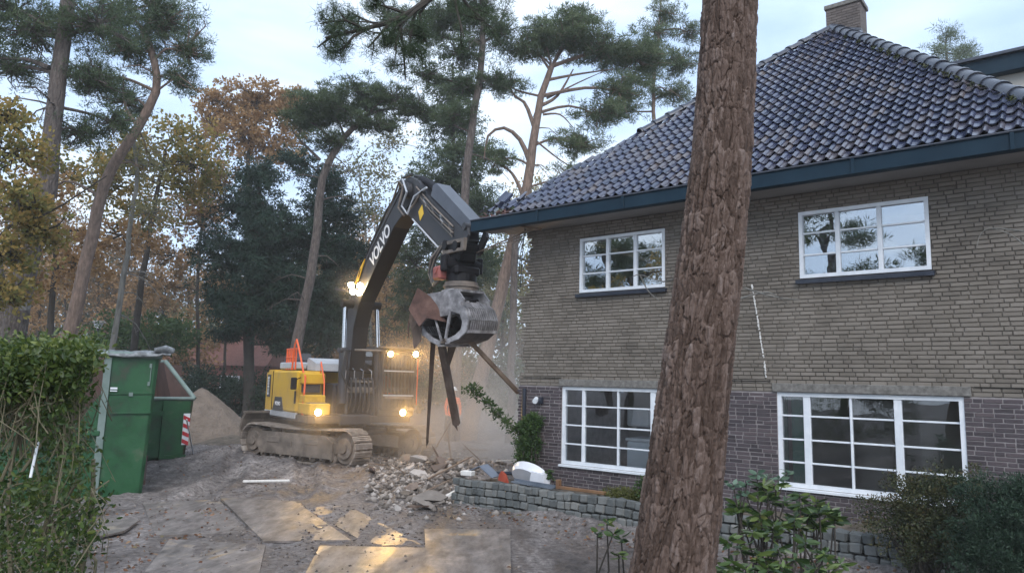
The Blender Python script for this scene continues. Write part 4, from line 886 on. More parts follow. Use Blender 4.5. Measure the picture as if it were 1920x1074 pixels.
# ------------------------------------------------------------------ cobble retaining wall and bed
M_COB = mat('granite_sett', [(.05, .055, .054), (.10, .107, .104), (.15, .155, .148), (.20, .19, .17)], 6, .75, bump=.8, bscale=30, bdist=.012, var=.45)
def rough_block(seed, k=.14):
    rr = random.Random(seed); bm = bmesh.new(); bmesh.ops.create_cube(bm, size=1); bmesh.ops.bevel(bm, geom=bm.edges[:], offset=k, segments=1, affect='EDGES')
    for v in bm.verts: v.co += Vector([rr.uniform(-.05, .05) for _ in range(3)])
    me = bpy.data.meshes.new('stone'); bm.to_mesh(me); bm.free(); me.materials.append(M_COB); return me
blocks = [rough_block(i) for i in range(5)]
cw_ = thing('cobble_retaining_wall', 'low grey cobblestone retaining wall running along the front of the house', 'wall', hw(0, 0, 0), HROT)
part('wall_core', MB().box((4.1, -.80, .17), (9.7, .1, .5)), SOIL, cw_)
for c in range(4):
    u = -.82 + (c % 2) * .07
    while u < 8.9:
        w_ = random.uniform(.11, .205); z = .44 - c * .138 + .012 * math.sin(u * 3) - .03 * max(0, min(1, (u - 4) / 3)) * 0
        if not (c == 3 and random.random() < .06) and not (c == 1 and abs(u - .95) < .06 and False):
            o = obj('stone', random.choice(blocks), cw_); o.location = (u + w_ / 2, -.90 - c * .018 + random.uniform(-.012, .012), z + random.uniform(-.008, .008)); o.scale = (w_ * .97, .17, .128); o.rotation_euler = (random.uniform(-.12, .12), random.uniform(-.09, .09), random.uniform(-.14, .14))
        u += w_ + .006
bx_ = np.arange(-.85, 10, .08); by_ = np.arange(-.86, .03, .08); BX, BY = np.meshgrid(bx_, by_); BZ = .44 + (fbm(BX * 3, BY * 3 + 9, 4) - .45) * .16
BZ = np.where(BX < -.6, BZ - .1, BZ); W = np.stack([HO.x + HX.x * BX + HY.x * BY, HO.y + HX.y * BX + HY.y * BY, BZ], -1).reshape(-1, 3)
nn = len(bx_); i0 = (np.arange(len(by_) - 1)[:, None] * nn + np.arange(nn - 1)[None, :]).ravel()
bed = npmesh('planting_bed', W, np.stack([i0, i0 + 1, i0 + nn + 1, i0 + nn], 1), smooth=True, mats=[SOIL]); tag(obj('planting_bed', bed), kind='structure')
# things lying on the bed
def chunk(seed, n=12, sq=1.):
    rr = random.Random(seed); bm = bmesh.new()
    for i in range(n):
        v = Vector([rr.gauss(0, 1) for _ in range(3)]).normalized() * rr.uniform(.75, 1); bm.verts.new((v.x, v.y * .8, v.z * .6 * sq))
    g = bmesh.ops.convex_hull(bm, input=bm.verts[:]); bmesh.ops.delete(bm, geom=[e for e in g['geom_interior'] if isinstance(e, bmesh.types.BMVert)], context='VERTS')
    me = bpy.data.meshes.new('chunk'); bm.to_mesh(me); bm.free(); return me
zb = .50
t_ = thing('broken_basin', 'broken white ceramic basin lying on the bed before the left window', 'basin', hw(.62, -.55, zb)); bowl = MB(); rings = []
for j, (r_, z_) in enumerate(((.30, .0), (.36, .10), (.37, .17), (.34, .17), (.28, .08), (.1, .03))): rings.append([(r_ * math.cos(q) * 1.1, r_ * .62 * math.sin(q), z_) for q in np.linspace(0, 2 * math.pi, 20, endpoint=False)])
bowl.add([p for r_ in rings for p in r_], [(j * 20 + k, j * 20 + (k + 1) % 20, (j + 1) * 20 + (k + 1) % 20, (j + 1) * 20 + k) for j in range(5) for k in range(20)] + [tuple(range(20))[::-1], tuple(100 + k for k in range(20))])
M_CER = mat('ceramic', [(.62, .63, .66), (.74, .75, .78)], 4, .25)
t_.rotation_euler = (0, 0, HROT); o = part('bowl', bowl, M_CER, t_, True); o.rotation_euler = (R(-58), R(6), 0); o.location = (0, 0, .10)
part('pedestal', MB().prism([(.15, 0), (.5, .02), (.46, .2), (.2, .24)], -.1, .1), M_CER, t_)
def small(name, label, cat, m_, mbf, u, v, z, rz=0): o = thing(name, label, cat, hw(u, v, z), HROT + rz); part('piece', mbf, m_, o); return o
small('red_clay_shard', 'red clay shard leaning against the broken white basin', 'shard', mat('clay_red', [(.30, .045, .02), (.42, .08, .04)], 5, .6), MB().prism([(-.10, -.02), (.12, -.05), (.06, .09), (-.03, .15), (-.08, .08)], -.03, .03), .22, -.72, .54)
small('lead_sheet', 'blue grey bent metal sheet on the left end of the cobble wall', 'sheet metal', mat('zinc_blue', [(.10, .12, .16), (.18, .20, .25)], 3, .45), MB().beam((-.3, 0, .06), (.05, 0, .22), .4, .015).beam((.05, 0, .22), (.32, 0, .02), .4, .015), -.42, -.62, .52, .3)
small('white_block', 'white plaster block on the leftmost wall stones', 'block', M_SCAR, MB().box((0, 0, .05), (.24, .16, .09), bev=.01), -.52, -.88, .55, .2)
small('metal_trough', 'flat blue grey metal strip lying along the wall top', 'metal strip', mat('zinc_blue_b', [(.08, .10, .13), (.15, .17, .2)], 3, .4), MB().beam((-.45, 0, .03), (.45, 0, .0), .1, .025).beam((-.45, .06, .05), (.45, .06, .02), .015, .06), 1.0, -.84, .52, .03)
small('timber_plank', 'brown timber plank lying on the wall top right of the basin', 'plank', mat('plank_brown', [(.14, .07, .035), (.24, .13, .06)], 5, .7), MB().box((0, 0, .03), (.95, .07, .05), bev=.006).box((-.46, 0, .08), (.06, .10, .16), bev=.008), 2.0, -.80, .52, .02)
small('black_pipe', 'black pipe lying on rubble at the house corner', 'pipe', M_SILL, MB().cyl((-.4, 0, .06), (.45, .0, .12), .035, 10), .1, -.3, .52, .1)

# ------------------------------------------------------------------ rubble
M_RUB = mat('concrete_rubble', [(.07, .058, .05), (.14, .118, .10), (.22, .19, .165), (.36, .32, .29), (.50, .46, .43)], 6, .9, bump=.6, bscale=40, var=.6); M_BRK = mat('brick_rubble', [(.07, .05, .05), (.16, .12, .10), (.26, .2, .16)], 6, .9, bump=.5, bscale=40, var=.6)
chs = []
for i in range(9):
    me = chunk(40 + i, 12 if i < 6 else 14, .6 if i % 3 == 0 else 1); me.materials.append(M_RUB if i % 3 else M_BRK); chs.append(me)
slab = []
for i in range(4):
    rr = random.Random(i); k = 5; poly = [(math.cos(2 * math.pi * q / k + rr.uniform(-.25, .25)) * rr.uniform(.8, 1.1), math.sin(2 * math.pi * q / k + rr.uniform(-.2, .2)) * rr.uniform(.55, .8)) for q in range(k)]
    slab.append(MB().prism(poly, -.14, .14, 'z').mesh('slab', M_RUB))
def rub_px():
    r_ = random.random()
    if r_ < .6: return random.gauss(800, 48), random.gauss(896, 22)
    if r_ < .8: return random.uniform(700, 960), random.uniform(862, 890)
    return random.uniform(690, 880), random.uniform(868, 930)
for i in range(74):
    x, y = rub_px()
    if not (620 < x < 985 and 842 < y < 946): continue
    if x > 868 and y > 896: continue
    p = on_z(x, y, .12); z = gz(p.x, p.y); s = random.choice((.11, .13, .16, .20, .26)) * random.uniform(.8, 1.2)
    sl_ = random.random() < .3 and s > .1
    if s > .19: lab, nm = 'large pale concrete chunk lying in the rubble beside the cobble wall', 'rubble_chunk'
    elif s > .1: lab, nm = 'fist to head sized concrete lump in the rubble heap', 'rubble_chunk'
    else: lab, nm = 'small mortar or brick lump strewn in front of the rubble heap', 'rubble_lump'
    if sl_: lab, nm = 'flat broken slab tilted in the rubble heap', 'broken_slab'
    if s <= .19 and not sl_: lab = 'head sized concrete lump ' + ('at the left tail of the heap' if x < 745 else 'in the front slope of the heap' if y > 900 else 'near the wall end of the heap' if x > 840 else 'on the back of the heap')
    elif not sl_: lab = 'large pale concrete chunk ' + ('at the left tail of the heap' if x < 770 else 'in the front slope of the heap' if y > 896 else 'on the back of the heap')
    o = obj(nm, random.choice(slab if sl_ else chs)); tag(o, lab, 'rubble', 'pieces of the ' + lab)
    o.location = (p.x, p.y, z + s * .25); o.scale = (s * random.uniform(.8, 1.3),) * 2 + (s,); o.rotation_euler = (random.uniform(-.6, .6), random.uniform(-.6, .6), random.random() * 6.3)
def pebbles(n, fn, smin, smax, m_, name):
    base = np.array([(1, 0, 0), (-1, 0, 0), (0, 1, 0), (0, -1, 0), (0, 0, 1), (0, 0, -1)], float); fcs = np.array([(0, 2, 4), (2, 1, 4), (1, 3, 4), (3, 0, 4), (2, 0, 5), (1, 2, 5), (3, 1, 5), (0, 3, 5)])
    V = []; Fs = []; vr = []
    for i in range(n):
        p = fn(); s = smin + (smax - smin) * random.random() ** 2; b = base * (s * rng.uniform(.5, 1.3, (6, 3))); a = random.random() * 6.3; c, q = math.cos(a), math.sin(a)
        b = b @ np.array([(c, q, 0), (-q, c, 0), (0, 0, .7)]); V.append(b + np.array([p[0], p[1], p[2] + s * .2])); Fs.append(fcs + 6 * i); vr += [random.random()] * 8
    o = obj(name, npmesh(name, np.concatenate(V), np.concatenate(Fs), vr, mats=[m_])); tag(o, None, None, None, 'stuff'); return o
def pf():
    x, y = rub_px(); x += random.gauss(0, 17); y += random.gauss(0, 9); p = on_z(x, min(max(y, 838), 975), .1); return (p.x, p.y, gz(p.x, p.y))
tag(pebbles(3600, pf, .012, .10, M_RUB, 'rubble_crumbs'), 'pale mortar crumbs and brick fragments strewn round the heap', 'rubble')
def pf2():
    while True:
        x = random.uniform(-11, 5); y = 8.7 + random.random() ** 1.3 * 17
        if vnoise(np.array([x * .9 + 40]), np.array([y * .9 + 30]))[0] + .4 * random.random() > .72: break
    return (x, y, gz(x, y))
M_CLOD = mat('mud_clod', [(.045, .036, .03), (.10, .08, .068), (.18, .15, .13), (.30, .26, .23)], 6, .95, var=.7)
tag(pebbles(9000, pf2, .006, .034, M_CLOD, 'mud_clods'), 'lumps of churned brown mud scattered over the site', 'mud')
sticks = [((802, 905), (880, 858), .07, 'dark grey batten lying across the rubble heap'), ((808, 858), (846, 790), .05, 'thin brown lath leaning up in the rubble, leftmost of the upright ones'), ((846, 858), (838, 806), .05, 'short upright lath in the middle of the rubble'),
          ((882, 828), (918, 866), .055, 'lath slanting down to the right behind the cobble wall'), ((918, 822), (942, 868), .05, 'upright thin lath near the house corner'), ((868, 843), (912, 852), .11, 'dark board lying flat in the dust behind the rubble'),
          ((965, 838), (944, 868), .04, 'short lath leaning towards the house corner'), ((815, 862), (880, 885), .07, 'brown batten sloping down over the heap'), ((850, 885), (800, 868), .06, 'pale batten near the top of the heap'),
          ((720, 880), (690, 893), .05, 'short batten at the left end of the rubble'), ((835, 930), (878, 906), .09, 'white painted board leaning at the foot of the cobble wall'), ((765, 945), (812, 950), .07, 'thin board flat on the mud in front of the heap'),
          ((930, 876), (962, 862), .05, 'batten lying behind the white plaster block'), ((840, 806), (862, 852), .045, 'bent lath crossing the upright ones'), ((760, 900), (735, 872), .05, 'short grey batten poking up at the left of the heap'), ((790, 925), (842, 900), .055, 'brown batten half buried at the front of the heap'),
          ((900, 868), (872, 836), .045, 'thin lath leaning left beside the dark board'), ((735, 915), (790, 905), .06, 'flat brown board at the front left of the heap'), ((826, 880), (812, 838), .05, 'broken brown stake standing behind the large chunks')]
for (a, b, w_, lab) in sticks:
    A = on_z(a[0], a[1], .14); A.z = gz(A.x, A.y) + .10; d = ray(*b); Bp = C0 + d * ((A.y + random.uniform(.1, .35)) / d.y); Bp.z = max(Bp.z, gz(Bp.x, Bp.y) + .08)
    beamthing(lab, A, Bp, w_, w_ * .5, M_SCAR if 'white' in lab else (M_WOOD if random.random() < .5 else M_BEAM), taper=(1, .8), name='lath', cat='batten')
a, b = on_z(455, 904, .03), on_z(543, 902, .03)
def rod(label, a, b, r_, m_, cat='rod', name='white_rod'):
    o = thing(name, label, cat, a); part('shaft', MB().beam((0, 0, 0), Vector(b) - Vector(a), r_ * 2, r_ * 1.4, bev=r_ * .3), m_, o); return o
a.z = gz(a.x, a.y) + .05; b.z = gz(b.x, b.y) + .05; rod('thin white board lying on the mud left of the rubble', a, b, .035, M_SCAR, 'board', 'white_board')
rod('white rod leaning beside the striped marker on the farther skip', on_z(363, 853, .03), at_y(350, 786, 19.6), .018, M_WHITE)
rod('thin pale stick standing inside the hedge at its front', at_y(57, 895, 3.5), at_y(73, 822, 3.55), .006, M_WHITE, 'stick', 'pale_stick')

# ------------------------------------------------------------------ sand heap
def heap(name, label, c, rx, ry, h_, m_):
    n = 60; V = []; 
    for i in range(n + 1):
        for j in range(n + 1):
            x = (i / n * 2 - 1) * 1.15; y = (j / n * 2 - 1) * 1.15; r_ = math.hypot(x, y); z = max(0, 1 - r_) ; z = z * 1.15 / (1 + .25 * z); z = min(z, .85 + .1 * z)
            V.append((x * rx, y * ry, z * h_ + (vn(x * 4, y * 4) - .5) * .12 * h_ * (z > 0) - .03))
    F_ = [(i * (n + 1) + j, (i + 1) * (n + 1) + j, (i + 1) * (n + 1) + j + 1, i * (n + 1) + j + 1) for i in range(n) for j in range(n)]
    o = thing(name, label, 'heap', c); part('sand', MB().add(V, F_), m_, o, True); return o
def vn(x, y): return float(fbm(np.array([x + 50.]), np.array([y + 50.]), 4)[0])
p = at_y(372, 800, 27); heap('sand_heap', 'brown heap of sand behind the skips left of the excavator', (p.x, 27, -.05), 2.35, 2.3, 2.2, mat('sand', [(.15, .115, .088), (.23, .18, .14)], 3, .95, bump=1, bscale=9, bdist=.12))
p = at_y(455, 800, 27); heap('earth_heap', 'dark earth bank between the sand heap and the excavator', (-9.6, 25.5, -.1), 1.6, 1.6, .5, SOIL)

# ------------------------------------------------------------------ skips
GRN = mat('skip_green', [(.03, .04, .02), (.006, .050, .015), (.007, .070, .020), (.010, .078, .024), (.05, .09, .045)], 2.6, .38, rough2=.6, bump=.35, bscale=2.2, bdist=.06, detail=10); GRN2 = mat('skip_rim', [(.10, .15, .13), (.20, .25, .23)], 4, .5); RST = mat('skip_inside', [(.05, .03, .025), (.10, .055, .045)], 3, .85)
c1 = on_z(265, 928, 0); c1.z = -.02
sk = thing('tall_green_skip', 'tall dark green waste skip nearest the hedge with a grey tarpaulin on its rim', 'skip', c1, R(26))
fl = .10
part('front_panel', MB().prism([(-.74, 0), (0, 0), (fl, 2.66), (-.74, 2.66)], 0, .06), GRN, sk)
part('front_panel', MB().prism([(-2.5, .0), (-.84, 0), (-.84, 1.15), (-2.6, 1.15)], .04, .10), GRN, sk)
part('side_panel', MB().add([(0, 0, 0), (0, 5, 0), (fl, 5, 2.66), (fl, 0, 2.66), (-.06, .0, 0), (-.06, 5, 0), (fl - .06, 5, 2.66), (fl - .06, 0, 2.66)], [(0, 1, 2, 3), (7, 6, 5, 4), (0, 4, 5, 1), (3, 2, 6, 7), (0, 3, 7, 4), (1, 5, 6, 2)]), GRN, sk)
part('side_panel', MB().box((-2.7, 2.5, 1.33), (.06, 5, 2.6)), GRN, sk); part('rear_panel', MB().box((-1.36, 4.9, 1.33), (2.66, .06, 2.6)), RST, sk); part('floor_plate', MB().box((-1.3, 2.5, .25), (2.7, 4.9, .08)), RST, sk)
part('corner_post', MB().prism([(-.86, 0), (-.74, 0), (-.72, 2.64), (-.84, 2.64)], -.05, .07), GRN2, sk)
part('rim_pipe', MB().tube([(-2.75, .0, 2.70), (fl + .02, 0, 2.70)], .06, 12), GRN2, sk, True); part('rim_pipe', MB().tube([(fl, 0, 2.70), (fl, 5, 2.70)], .06, 12), GRN2, sk, True)
part('cross_rail', MB().box((-1.65, -.01, 1.2), (1.7, .12, .10), bev=.015), GRN, sk); part('cross_rail', MB().box((-1.65, -.01, .95), (1.7, .08, .05)), GRN, sk)
part('inspection_hatch', MB().prism([(-.70, 1.58), (.02, 1.60), (.03, 1.93), (-.70, 1.91)], -.025, .01).prism([(-.72, 1.56), (.04, 1.58), (.04, 1.61), (-.72, 1.59)], -.05, .01).prism([(-.72, 1.93), (.05, 1.95), (.05, 1.975), (-.72, 1.955)], -.04, .01), GRN, sk)
part('hinge', MB().box((-.04, -.02, 2.5), (.04, .04, .08)).box((-.05, -.02, 2.15), (.04, .04, .08)).cyl((-.03, -.03, 2.15), (-.03, -.03, 2.5), .008, 6), GRN2, sk)
part('hatch_bolt', MB().box((-.34, -.05, 1.94), (.07, .03, .07)), GRN2, sk); part('label_plate', MB().box((-.64, -.055, 2.05), (.12, .012, .035)).box((-.64, -.055, 2.0), (.12, .012, .02)), M_WHITE, sk)
part('diagonal_web', MB().prism([(-1.35, 1.2), (-.84, 1.2), (-.84, 1.95)], .0, .04), GRN, sk)
tp = thing('tarpaulin', 'crumpled grey black tarpaulin lying over the rim of the tall skip', 'tarpaulin', c1, R(26)); V = []; nu, nv = 26, 9
for i in range(nu):
    for j in range(nv):
        x = -1.0 + i / (nu - 1) * 1.3; y = -.12 + j / (nv - 1) * .7; V.append((x, y, 2.76 + .09 * fbm(np.array([x * 4.]), np.array([y * 5.]), 3)[0] * 1.6 - .05 + (.05 if x > .1 else 0) - max(0, -y) * .8))
M_TARP = mat('tarpaulin_cloth', [(.02, .022, .025), (.12, .13, .135), (.30, .32, .33)], 7, .5)
o = part('cloth', MB().add(V, [(i * nv + j, (i + 1) * nv + j, (i + 1) * nv + j + 1, i * nv + j + 1) for i in range(nu - 1) for j in range(nv - 1)]), M_TARP, tp, True); o.modifiers.new('t', 'SOLIDIFY').thickness = .02
part('roll', MB().tube([(.0, -.08, 2.80), (.2, -.05, 2.84), (.34, 0, 2.80)], [.05, .075, .06], 10), M_TARP, tp, True)
c2 = on_z(345, 864, 0); c2.z = 0; L0 = on_z(262, 880, 0); dv = Vector((-.42, .91, 0))
s2 = thing('low_green_skip', 'lower green skip with sloping end and red white striped marker', 'skip', c2, R(38))
part('front_panel', MB().prism([(-1.75, .12), (.0, .12), (.07, 1.0), (.12, 1.66), (-1.75, 1.66)], 0, .06), GRN, s2)
part('front_rib', MB().prism([(-.66, .08), (-.54, .08), (-.54, 1.62), (-.66, 1.62)], -.07, .01).prism([(-1.75, 1.22), (-.6, 1.22), (-.6, 1.34), (-1.75, 1.34)], -.07, .01).prism([(-.66, .08), (.0, .08), (.02, .18), (-.66, .18)], -.05, .01), GRN, s2)
part('end_panel', MB().add([(.0, 0, .12), (.0, 2.3, .12), (-.45, 2.3, 2.66), (-.45, 1.0, 2.66), (.12, 0, 1.66)] + [(-.06, 0, .12), (-.06, 2.3, .12), (-.51, 2.3, 2.66), (-.51, 1.0, 2.66), (.06, 0, 1.66)], [(0, 1, 2, 3, 4), (9, 8, 7, 6, 5), (0, 4, 9, 5), (4, 3, 8, 9), (3, 2, 7, 8), (2, 1, 6, 7), (1, 0, 5, 6)]), RST, s2)
part('rear_panel', MB().box((-.8, 2.3, 1.37), (2.2, .06, 2.5)), RST, s2)
part('rim_pipe', MB().tube([(-1.75, 0, 1.68), (.14, 0, 1.68)], .05, 10), GRN2, s2, True); part('rim_pipe', MB().tube([(.14, 0, 1.68), (-.45, 1.0, 2.68), (-.45, 2.3, 2.68), (-1.8, 2.3, 2.64)], .06, 10), GRN2, s2, True)
part('skid', MB().box((-.9, .3, .06), (1.8, .12, .12)).box((-.9, 2.0, .06), (1.8, .12, .12)), GRN, s2); part('label_plate', MB().box((-1.02, -.012, .98), (.10, .012, .42)), M_WHITE, s2)
mk = obj('hazard_marker', MB().box((-.03, -.03, .86), (.17, .02, .84)).mesh('hazard_marker', M_WHITE), s2)
mk.data.transform(Matrix.Shear('XZ', 4, (.0, 0)) if False else Matrix.Identity(4))
M_HR = mat('hazard_red', [(.40, .02, .03), (.5, .03, .04)], 4, .4)
for i in range(4):
    z = .50 + i * .21; part('red_stripe', MB().prism([(-.115, z), (.055, z - .08), (.055, z + .025), (-.115, z + .105)], -.046, -.040), M_HR, mk)

# ------------------------------------------------------------------ vegetation
def rows(a): return np.sqrt((a * a).sum(1))[:, None]
def unit(a): return a / np.maximum(rows(a), 1e-9)
def needles(C, D_, L, Wd):
    """long thin triangles: C start, D_ direction"""
    n = len(C); s = unit(np.cross(D_, rng.normal(size=(n, 3)))); tip = C + D_ * L
    V = np.stack([C - s * Wd, C + s * Wd, tip], 1).reshape(-1, 3); return V, np.arange(3 * n).reshape(-1, 3)
def leafs(C, D_, L, Wd, fold=.25):
    """folded two-quad leaves"""
    n = len(C); s = unit(np.cross(D_, rng.normal(size=(n, 3)))); up = np.cross(s, D_); f = up * (Wd * fold)
    a1 = C + D_ * L * .3 + s * Wd * .8 + f; a2 = C + D_ * L * .68 + s * Wd * .85 + f; t = C + D_ * L; b2 = C + D_ * L * .68 - s * Wd * .85 + f; b1 = C + D_ * L * .3 - s * Wd * .8 + f
    V = np.stack([C, a1, a2, t, b2, b1], 1).reshape(-1, 3); i = np.arange(n)[:, None] * 6
    return V, np.concatenate([i + np.array([[0, 1, 2, 3]]), i + np.array([[0, 3, 4, 5]])])
PINE = leafmat('pine_needles', [(.034, .055, .03), (.06, .09, .046), (.095, .13, .062), (.16, .19, .09)], .35)
PINEL = leafmat('pine_needles_light', [(.05, .075, .04), (.085, .12, .06), (.13, .165, .08), (.20, .22, .12)], .3)
FIR = leafmat('fir_foliage', [(.008, .022, .016), (.016, .040, .027), (.030, .062, .040), (.055, .095, .055)], .2)
OAKY = leafmat('oak_leaves_yellow', [(.08, .11, .03), (.19, .18, .055), (.35, .25, .075), (.44, .26, .09)], .45)
OAKO = leafmat('oak_leaves_orange', [(.17, .11, .05), (.31, .18, .08), (.42, .26, .12), (.50, .36, .19)], .45)
OAKB = leafmat('oak_leaves_brown', [(.08, .07, .04), (.19, .12, .06), (.32, .19, .09), (.42, .28, .15)], .4)
BIR = leafmat('birch_leaves', [(.10, .12, .05), (.18, .18, .08), (.25, .22, .11), (.3, .28, .16)], .45)
BARKP = mat('pine_bark', [(.055, .045, .04), (.105, .084, .073), (.165, .137, .12)], 7, .95, bump=1., bscale=11, bdist=.08, stretch=(2.2, 2.2, .6))
BARKO = mat('pine_bark_orange', [(.095, .068, .053), (.17, .12, .093), (.26, .18, .14)], 6, .9, bump=.8, bscale=9, bdist=.04, stretch=(2.2, 2.2, .6))
BARKG = mat('grey_bark', [(.10, .095, .08), (.17, .16, .14), (.23, .22, .19)], 4, .9, bump=.8, bscale=12, bdist=.03, stretch=(2.2, 2.2, .5))
BARKD = mat('dark_bark', [(.03, .026, .022), (.06, .05, .04)], 4, .95, bump=.8, bscale=12, bdist=.03)
def smooth_path(P, n):
    P = [Vector(p) for p in P]; out = []
    if len(P) < 3: return [P[0].lerp(P[-1], i / (n - 1)) for i in range(n)]
    for i in range(n):
        t = i / (n - 1) * (len(P) - 1); k = min(int(t), len(P) - 2); f_ = t - k
        p0 = P[max(k - 1, 0)]; p1 = P[k]; p2 = P[k + 1]; p3 = P[min(k + 2, len(P) - 1)]
        out.append(.5 * ((2 * p1) + (p2 - p0) * f_ + (2 * p0 - 5 * p1 + 4 * p2 - p3) * f_ ** 2 + (3 * p1 - p0 - 3 * p2 + p3) * f_ ** 3))
    return out
def crown(blobs, kind, per, clump, leafL, leafW, flat=.5, dens=1.):
    if kind == 'needle' and per >= 90: blobs = [(c, (r_[0] * 1.12, r_[1] * 1.12, r_[2] * 1.25), int(n * 3.5)) for c, r_, n in blobs]; per = int(per * .40); clump *= .5; leafL *= .72; leafW *= .95
    elif kind == 'fir': blobs = [(c, (r_[0] * 1.1, r_[1] * 1.1, r_[2] * 1.2), int(n * 3.6)) for c, r_, n in blobs]; per = int(per * .62); clump *= .55; leafL *= .48; leafW *= .62
    elif kind == 'leaf' and per >= 40 and leafL >= .13: blobs = [(c, (r_[0] * 1.15, r_[1] * 1.15, r_[2] * 1.2), int(n * 2.3)) for c, r_, n in blobs]; per = int(per * .42); clump *= .58; leafL *= .82; leafW *= .85
    """blobs: (centre, (rx,ry,rz), n clumps). Clumps spread through an uneven ellipsoid; returns verts, faces, var, clump centres"""
    CC = []; 
    for c, r_, n in blobs:
        n = int(n * dens); d = unit(rng.normal(size=(n * 3, 3))); rad = rng.random((n * 3, 1)) ** .45
        q = d * rad
        # holes: drop by low-frequency noise
        k = vnoise(q[:, 0] * 2.3 + c[0] * 3 + 60, q[:, 2] * 2.3 + q[:, 1] * 1.7 + 60) + .35 * vnoise(q[:, 0] * 6 + 20, q[:, 2] * 6 + 40); q = q[np.argsort(-k)[:int(n * 2)]]; q = q[rng.permutation(len(q))[:n]]
        CC.append(q * np.array(r_) * (1 + .18 * rng.normal(size=(len(q), 1))) + np.array(c))
    CC = np.concatenate(CC); n = len(CC); M_ = per
    off = rng.normal(size=(n, M_, 3)); off = off / np.linalg.norm(off, axis=2, keepdims=True); rad = rng.random((n, M_, 1)) ** .6
    sz = clump * (.6 + .8 * rng.random((n, 1, 1))); P = (CC[:, None, :] + off * rad * sz * np.array([1, 1, flat])).reshape(-1, 3)
    dirs = unit(off.reshape(-1, 3) + np.array([0, 0, .35 if kind != 'fir' else -.35]) + rng.normal(size=(n * M_, 3)) * .45)
    L = leafL * (.6 + .8 * rng.random((n * M_, 1))); W_ = leafW * (.7 + .6 * rng.random((n * M_, 1)))
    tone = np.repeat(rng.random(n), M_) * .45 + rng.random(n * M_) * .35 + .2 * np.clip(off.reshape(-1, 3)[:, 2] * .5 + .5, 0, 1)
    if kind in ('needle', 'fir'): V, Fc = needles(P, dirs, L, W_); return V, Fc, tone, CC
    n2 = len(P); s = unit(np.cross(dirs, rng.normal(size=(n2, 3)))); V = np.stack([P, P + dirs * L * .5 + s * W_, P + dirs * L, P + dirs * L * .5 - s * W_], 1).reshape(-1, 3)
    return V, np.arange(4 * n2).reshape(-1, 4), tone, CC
def tree(name, label, cat, path, rad, blobs=(), kind='needle', lm=None, bm_=None, per=70, clump=.42, L=.22, W=.022, flat=.5, group=None, limbs=(), twigs=.4, seg=18, dead=0, nlimb=True, jit=.02):
    path = [Vector(p) for p in path]; base = path[0].copy(); gz0 = gz(base.x, base.y)
    if base.z > gz0: 
        dirn = (path[1] - path[0]).normalized(); dirn.z = max(dirn.z, .5); base = base - dirn * ((base.z - gz0 + .1) / dirn.z); path = [base] + path
    base = path[0].copy(); o = thing(name, label, cat, base, 0, group)
    P = smooth_path(path, seg); rad = (rad[0] * .84, rad[1] * .84); rr = [rad[0] + (rad[1] - rad[0]) * (i / (seg - 1)) ** .9 for i in range(seg)]; rr[0] *= 1.35; rr[1] *= 1.12
    P = [p + Vector((random.gauss(0, jit), random.gauss(0, jit), 0)) - base for p in P]
    tk = MB().tube(P, rr, 14)
    part('trunk', tk, bm_, o, True)
    lb = MB(); stuff = MB()
    for pts, r0 in limbs:
        q = smooth_path([Vector(p) - base for p in pts], 9); part('limb', MB().tube(q, [r0 * (1 - .75 * i / 8) for i in range(9)], 8), bm_, o, True)
    if blobs:
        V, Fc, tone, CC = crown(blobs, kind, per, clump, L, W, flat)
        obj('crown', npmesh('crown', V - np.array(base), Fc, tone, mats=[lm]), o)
        # scaffold limbs into every blob, twigs to clumps
        for c, r_, n in blobs:
            c = Vector(c) - base
            if nlimb:
                a = min(P[len(P) // 3:], key=lambda p: (p - c).length + max(0, p.z - c.z) * 1.5); mid = a.lerp(c, .5) + Vector((random.gauss(0, .2), random.gauss(0, .2), random.uniform(-.1, .35) * (c - a).length * .5))
                r0 = min(rr[-1] * .9, .03 + .018 * (c - a).length); lb.tube(smooth_path([a, mid, c], 7), [r0 * (1 - .6 * i / 6) for i in range(7)], 6)
            sel = [Vector(q) - base for q in CC[rng.permutation(len(CC))[:0]]]
        idx = rng.permutation(len(CC))[:int(len(CC) * twigs)]
        cs = [Vector(b[0]) - base for b in blobs]
        for q in idx:
            e_ = Vector(CC[q]) - base; s_ = min(cs, key=lambda k: (k - e_).length); s_ = s_.lerp(e_, random.uniform(0, .35)); mid = s_.lerp(e_, .5) + Vector([random.gauss(0, .12) for _ in range(3)])
            lb.tube([s_, mid, e_], [.03, .02, .008], 4, cap=False)
    for k in range(dead):
        i = random.randint(int(seg * .3), int(seg * .8)); a = P[i]; an = random.random() * 6.3; l_ = random.uniform(.8, 2.0); d = Vector((math.cos(an), math.sin(an), random.uniform(-.5, .2)))
        lb.tube(smooth_path([a, a + d * l_ * .5 + Vector((0, 0, .15)), a + d * l_ + Vector((0, 0, -.2 * l_))], 5), [.035, .028, .02, .014, .006], 5)
        for _ in range(3):
            b0 = a + d * l_ * random.uniform(.3, .9); lb.tube([b0, b0 + Vector([random.gauss(0, .25) for _ in range(3)])], [.012, .004], 4)
    if lb.v: part('branches', lb, bm_, o, kind='stuff')
    return o
def Bl(x, y, Y, rx, rz, n, ry=None):                # blob around a surveyed point; radii in metres
    return (tuple(at_y(x, y, Y)), (rx, ry or rx, rz), n)
def Pt(Y, *pts): return [at_y(x, y, Y) for x, y in pts]

